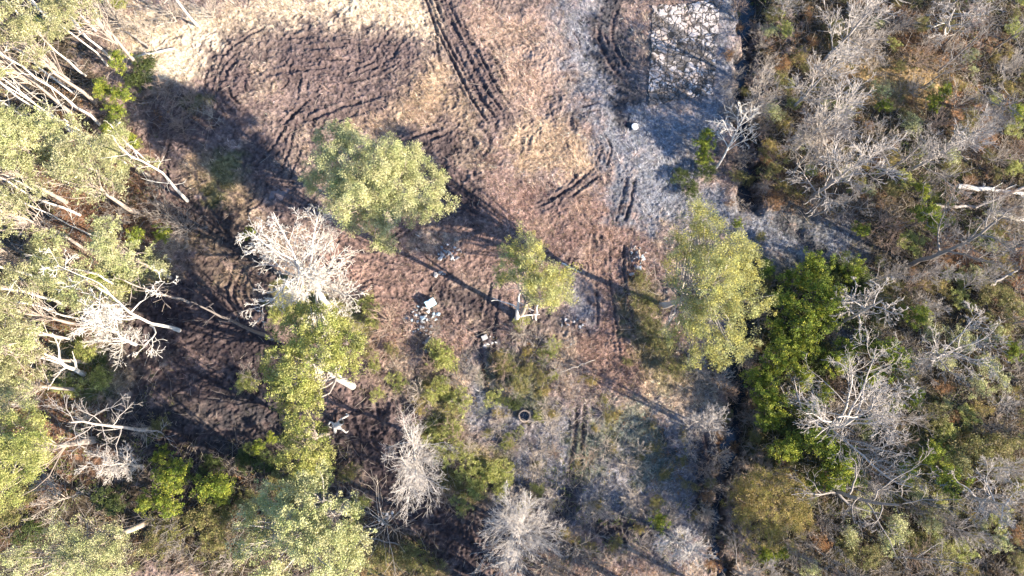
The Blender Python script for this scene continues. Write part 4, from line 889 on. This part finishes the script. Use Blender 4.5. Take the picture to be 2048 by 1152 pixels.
# ------------------------------------------------------------------ rubble
def rock_mesh(seed, flat=.6):
    import bmesh
    rg = np.random.default_rng(seed); bm = bmesh.new()
    for p in rg.normal(0, 1, (14, 3)):
        p = p/np.linalg.norm(p)*rg.uniform(.75, 1.0); bm.verts.new((p[0]*rg.uniform(.9, 1.2), p[1], p[2]*flat))
    r = bmesh.ops.convex_hull(bm, input=bm.verts); bmesh.ops.delete(bm, geom=[g for g in r['geom_interior'] if isinstance(g, bmesh.types.BMVert)], context='VERTS')
    me = bpy.data.meshes.new('chunk'); bm.to_mesh(me); bm.free(); return me
RM_ = {'pale': plain_mat('pale_concrete', (.36, .33, .31), .9, 6, .3, .4), 'grey': plain_mat('grey_concrete', (.20, .20, .21), .9, 6, .35, .4), 'blue': plain_mat('bluish_scrap', (.28, .36, .42), .7, 6, .3, .2),
       'white': plain_mat('white_scrap', (.52, .50, .48), .7, 5, .15, .2), 'brown': plain_mat('rusty_scrap', (.25, .17, .13), .9, 6, .3, .4)}
rocks = {c_: [rock_mesh(900+i, .45 if i % 2 else .75) for i in range(4)] for c_ in RM_}
for c_ in rocks:
    for me in rocks[c_]: me.materials.append(RM_[c_])
HEAP = [((845, 640), 34, 30, 34, ['grey', 'blue', 'pale', 'white'], 'in the blue box heap'), ((855, 690), 18, 22, 14, ['grey', 'brown', 'pale'], 'in the lower tail heap'),
        ((898, 508), 26, 16, 22, ['white', 'pale', 'grey', 'grey'], 'in the heap between the pines'), ((880, 552), 12, 8, 8, ['grey', 'pale'], 'in shadow left of the small pine'),
        ((1275, 520), 20, 34, 24, ['pale', 'grey', 'brown', 'blue'], 'in the heap left of the ditch tree'), ((1148, 648), 26, 12, 18, ['white', 'grey', 'brown'], 'in the heap below the small pine'),
        ((772, 1030), 16, 24, 10, ['white', 'pale'], 'in the white scrap beside the lower ruts'), ((975, 690), 20, 20, 6, ['white', 'pale'], 'along the rut above the well'), ((935, 800), 22, 18, 8, ['white', 'pale'], 'by the silty puddle left of the well')]
for (c0, rx, ry, n, cols, where) in HEAP:
    for i in range(int(n*1.5)):
        a_ = rng.uniform(0, 6.3); q = rng.random()**.6; u = c0[0]+math.cos(a_)*rx*q; v = c0[1]+math.sin(a_)*ry*q
        B = gp(u, v); c_ = cols[int(rng.integers(0, len(cols)))]; s = rng.uniform(.06, .22)*(1.25-.5*q)*(1.5 if rng.random() < .12 else 1)
        o = ob('rubble_chunk', rocks[c_][int(rng.integers(0, 4))], loc=(B[0], B[1], float(gz(B[0], B[1]))+s*.3+rng.uniform(0, .18)*(1-q)))
        o.rotation_euler = (rng.uniform(-.5, .5), rng.uniform(-.5, .5), rng.uniform(0, 6.3)); o.scale = (s*rng.uniform(.8, 1.5), s, s)
        sd_ = 'on the '+('upper ' if math.sin(a_) < 0 else 'lower ')+('left' if math.cos(a_) < 0 else 'right')+' side' if q > .45 else 'in the middle'; szw = 'big' if s > .18 else ('small' if s < .11 else 'middling')
        cn = {'pale': 'pale', 'grey': 'grey', 'blue': 'bluish', 'white': 'white', 'brown': 'rusty brown'}[c_]
        tag(o, f'{szw} {cn} chunk {sd_.replace(" side", "")} of {where[where.index("the "):]}' if ' heap' in where else f'{szw} {cn} chunk {where}', 'rubble', f'{cn} chunks {where}')
import bmesh
def box_mesh(name, dx, dy, dz, bev, m):
    bm = bmesh.new(); bmesh.ops.create_cube(bm, size=1); bmesh.ops.scale(bm, vec=(dx, dy, dz), verts=bm.verts)
    bmesh.ops.bevel(bm, geom=bm.edges[:]+bm.verts[:], offset=bev, segments=2, affect='EDGES'); me = bpy.data.meshes.new(name); bm.to_mesh(me); bm.free(); me.materials.append(m); return me
def dumped_box(u, v, dx, dy, dz, rz, m, m2, label, cat, name, tilt=(.1, -.15)):
    B = gp(u, v); o = empty(name, (B[0], B[1], float(gz(B[0], B[1]))+dz*.5+.1)); o.rotation_euler = (tilt[0], tilt[1], rz)
    ob('body', box_mesh('body', dx, dy, dz, .04, m), o); l = ob('lid', box_mesh('lid', dx*1.04, dy*1.04, .06, .02, m2), o); l.location = (0, 0, dz/2+.031)
    h = ob('handle', box_mesh('handle', dx*.3, .05, .05, .015, m), l); h.location = (0, dy*.36, .056)
    tag(o, label, cat)
bl = plain_mat('pale_blue_plastic', (.42, .60, .68), .45, 3, .1, .05); wh = plain_mat('chalk_white', (.36, .35, .34), .6, 4, .12, .1)
dumped_box(862, 608, .85, .65, .55, .5, bl, bl, 'pale blue box dumped on top of the rubble heap', 'box', 'storage_box')
dumped_box(969, 676, .50, .42, .25, .4, wh, wh, 'small white box lying in the rut between the pines and the well', 'box', 'storage_box')
dumped_box(1263, 549, .45, .22, .2, .1, bl, wh, 'small pale box at the foot of the narrow rubble heap', 'box', 'storage_box')

# ------------------------------------------------------------------ logs, uprooted stump
def log(u0, v0, u1, v1, r, m, label, name='fallen_log', z=.2, stubs=4, seed=0, sink=0, z1=None):
    rg = np.random.default_rng(seed+int(u0)); p = gp(u0, v0, z); q = gp(u1, v1, z if z1 is None else z1)
    p[2] += gz(p[0], p[1]); q[2] += gz(q[0], q[1]) if z1 is None else 0
    n = 9; t = np.linspace(0, 1, n)[:, None]; P = p*(1-t)+q*t+rg.normal(0, .05, (n, 3)); o0 = P[0].copy(); P = P-o0; R = np.linspace(r, r*.6, n)
    lv = branch_levels(rg, P, R, [(stubs, .18, .6, 1.2, .3, .98, .2, .0, 4, .35), (2, .5, .4, 1, .3, 1, .2, 0, 3, .6)])
    e = empty(name, o0); V, qd = tubes(lv[:1], [9]); ob('trunk', mk_mesh('trunk', V, 4, qd, BARK[m], smooth=True), e)
    V, qd = tubes(lv[1:], [5, 3]); ob('branch_stubs', mk_mesh('branch_stubs', V, 4, qd, BARK[m], smooth=True), e); tag(e, label, 'log')
log(1868, 412, 1955, 414, .2, 'pale_bark', 'pale log lying flat in the right wood, left of the crossing logs', seed=1)
log(1985, 424, 2070, 446, .32, 'bleached_wood', 'thick bleached log reaching past the right edge', seed=2)
log(1915, 372, 2075, 392, .24, 'bleached_wood', 'long white log with branch stubs at the right edge, uppermost', seed=3, stubs=8, z=1)
log(2060, 372, 1950, 415, .16, 'grey_bark', 'grey log crossing the white logs at the right edge', seed=4, z=1.4)
log(1978, 570, 2034, 541, .14, 'grey_bark', 'grey pole with a forked tip by the orange leaf litter at the right edge', seed=5, z=2)
log(300, 96, 250, 62, .12, 'tan_twig', 'dry pole lying across the pale straw at the top left', seed=6, stubs=8)
log(350, 98, 255, 115, .12, 'bleached_wood', 'low bleached pole along the lower rim of the pale straw', seed=7, stubs=8)
log(1125, 528, 1160, 545, .07, 'bleached_wood', 'curved white branch touching the right side of the small pine', seed=8, stubs=3)
log(1070, 640, 1076, 600, .09, 'bleached_wood', 'crooked white branch on the ground below the small pine', seed=9, stubs=3)
log(1060, 990, 1070, 940, .06, 'tan_twig', 'long curved tan cane standing above the round twiggy tree', seed=10, stubs=3)
log(1120, 745, 1190, 720, .05, 'tan_twig', 'thin pole leaning over the weeds left of the long double shadow', seed=11, stubs=3, z=.5)
log(1275, 500, 1285, 530, .10, 'brown_twig', 'dark plank on the narrow rubble heap', seed=12, stubs=2, z=.5)
log(720, 1070, 800, 1090, .07, 'tan_twig', 'thin pale pole beside the white scrap near the bottom', seed=13, stubs=4)
# uprooted stump: short trunk with splayed roots
def stump(u, v, label, sc=1.0):
    rg = np.random.default_rng(77); B = gp(u, v); B[2] = gz(B[0], B[1])+.15; e = empty('uprooted_stump', B); e.rotation_euler = (.35, -.2, .5)
    P, r = axis(.9, (.9, .3), 6, .24, .18, .02, rg); V, q = tubes([(P[None], r[None])], [10]); ob('trunk', mk_mesh('trunk', V, 4, q, BARK['bleached_wood'], smooth=True), e)
    for k, (dx, dy, L, rr) in enumerate([(-1, -.75, 1.7, .16), (-.2, 1, 1.2, .13), (.9, .35, 1.1, .12), (.5, -1, 1.1, .12), (-.9, .5, .9, .1), (1, -.3, .8, .1)]):
        d = np.array([dx, dy, -.1]); d /= np.linalg.norm(d); t = np.linspace(0, 1, 6)[:, None]
        P = d*t*L*rg.uniform(.5, 1.2)+rg.normal(0, .16, (6, 3))*t+np.array([0, 0, .15]); R = np.linspace(rr, rr*.45, 6)
        V, q = tubes([(P[None], R[None])], [7]); ob('root', mk_mesh('root', V, 4, q, BARK['bleached_wood'], smooth=True), e)
    e.scale = (sc,)*3; tag(e, label, 'stump')
stump(672, 852, 'bleached uprooted stump with splayed white roots under the yellow-green tree', 1.15)

# ------------------------------------------------------------------ labels by what stands next to each plant
LM = [('the concrete slab', 1370, 110), ('the white lid', 1269, 253), ('the well ring', 1048, 832), ('the pale blue box', 860, 608), ('the big pine', 750, 370), ('the small pine', 1070, 545), ('the ditch tree', 1430, 580),
      ('the white dead tree', 590, 520), ('the largest dead tree', 1720, 820), ('the golden bush', 1540, 1010), ('the leaning twiggy tree', 825, 930), ('the round twiggy tree', 1045, 1070), ('the yellow-green tree', 620, 710),
      ('the uprooted stump', 665, 855), ('the forked dead tree', 1720, 620), ('the white logs', 1990, 410), ('the dark mud', 400, 800), ('the pale straw', 400, 100), ('the spiky ditch tree', 1490, 230),
      ('the top left corner', 0, 0), ('the top right corner', 2048, 0), ('the bottom right corner', 2048, 1152), ('the bottom left corner', 0, 1152), ('mid left edge', 0, 560), ('mid right edge', 2048, 700), ('the pinkish tree', 1630, 280)]
DIRS = ['right of', 'below right of', 'below', 'below left of', 'left of', 'above left of', 'above', 'above right of']
from collections import defaultdict
cand = defaultdict(list)
for (o, ph, u, v) in TH:
    n_, lu, lv_ = min(LM, key=lambda L: (L[1]-u)**2+(L[2]-v)**2); d = math.hypot(lu-u, lv_-v)
    k = DIRS[int(round(math.atan2(v-lv_, u-lu)/(math.pi/4))) % 8]; far = 'just ' if d < 70 else ('' if d < 150 else 'well ')
    cand[f'{ph} {far}{k} {n_}'].append((d, o))
ORD = [x for x in ['nearest', 'second nearest', 'third nearest', 'fourth nearest', 'fifth nearest', 'sixth nearest', 'seventh nearest', 'eighth nearest']]
for lab, L in cand.items():
    L.sort(key=lambda t: t[0])
    for i, (d, o) in enumerate(L):
        o['label'] = lab if len(L) == 1 else f'{lab}, {ORD[min(i, 7)]}'
print('objects', len(bpy.data.objects), 'plants', len(TH))
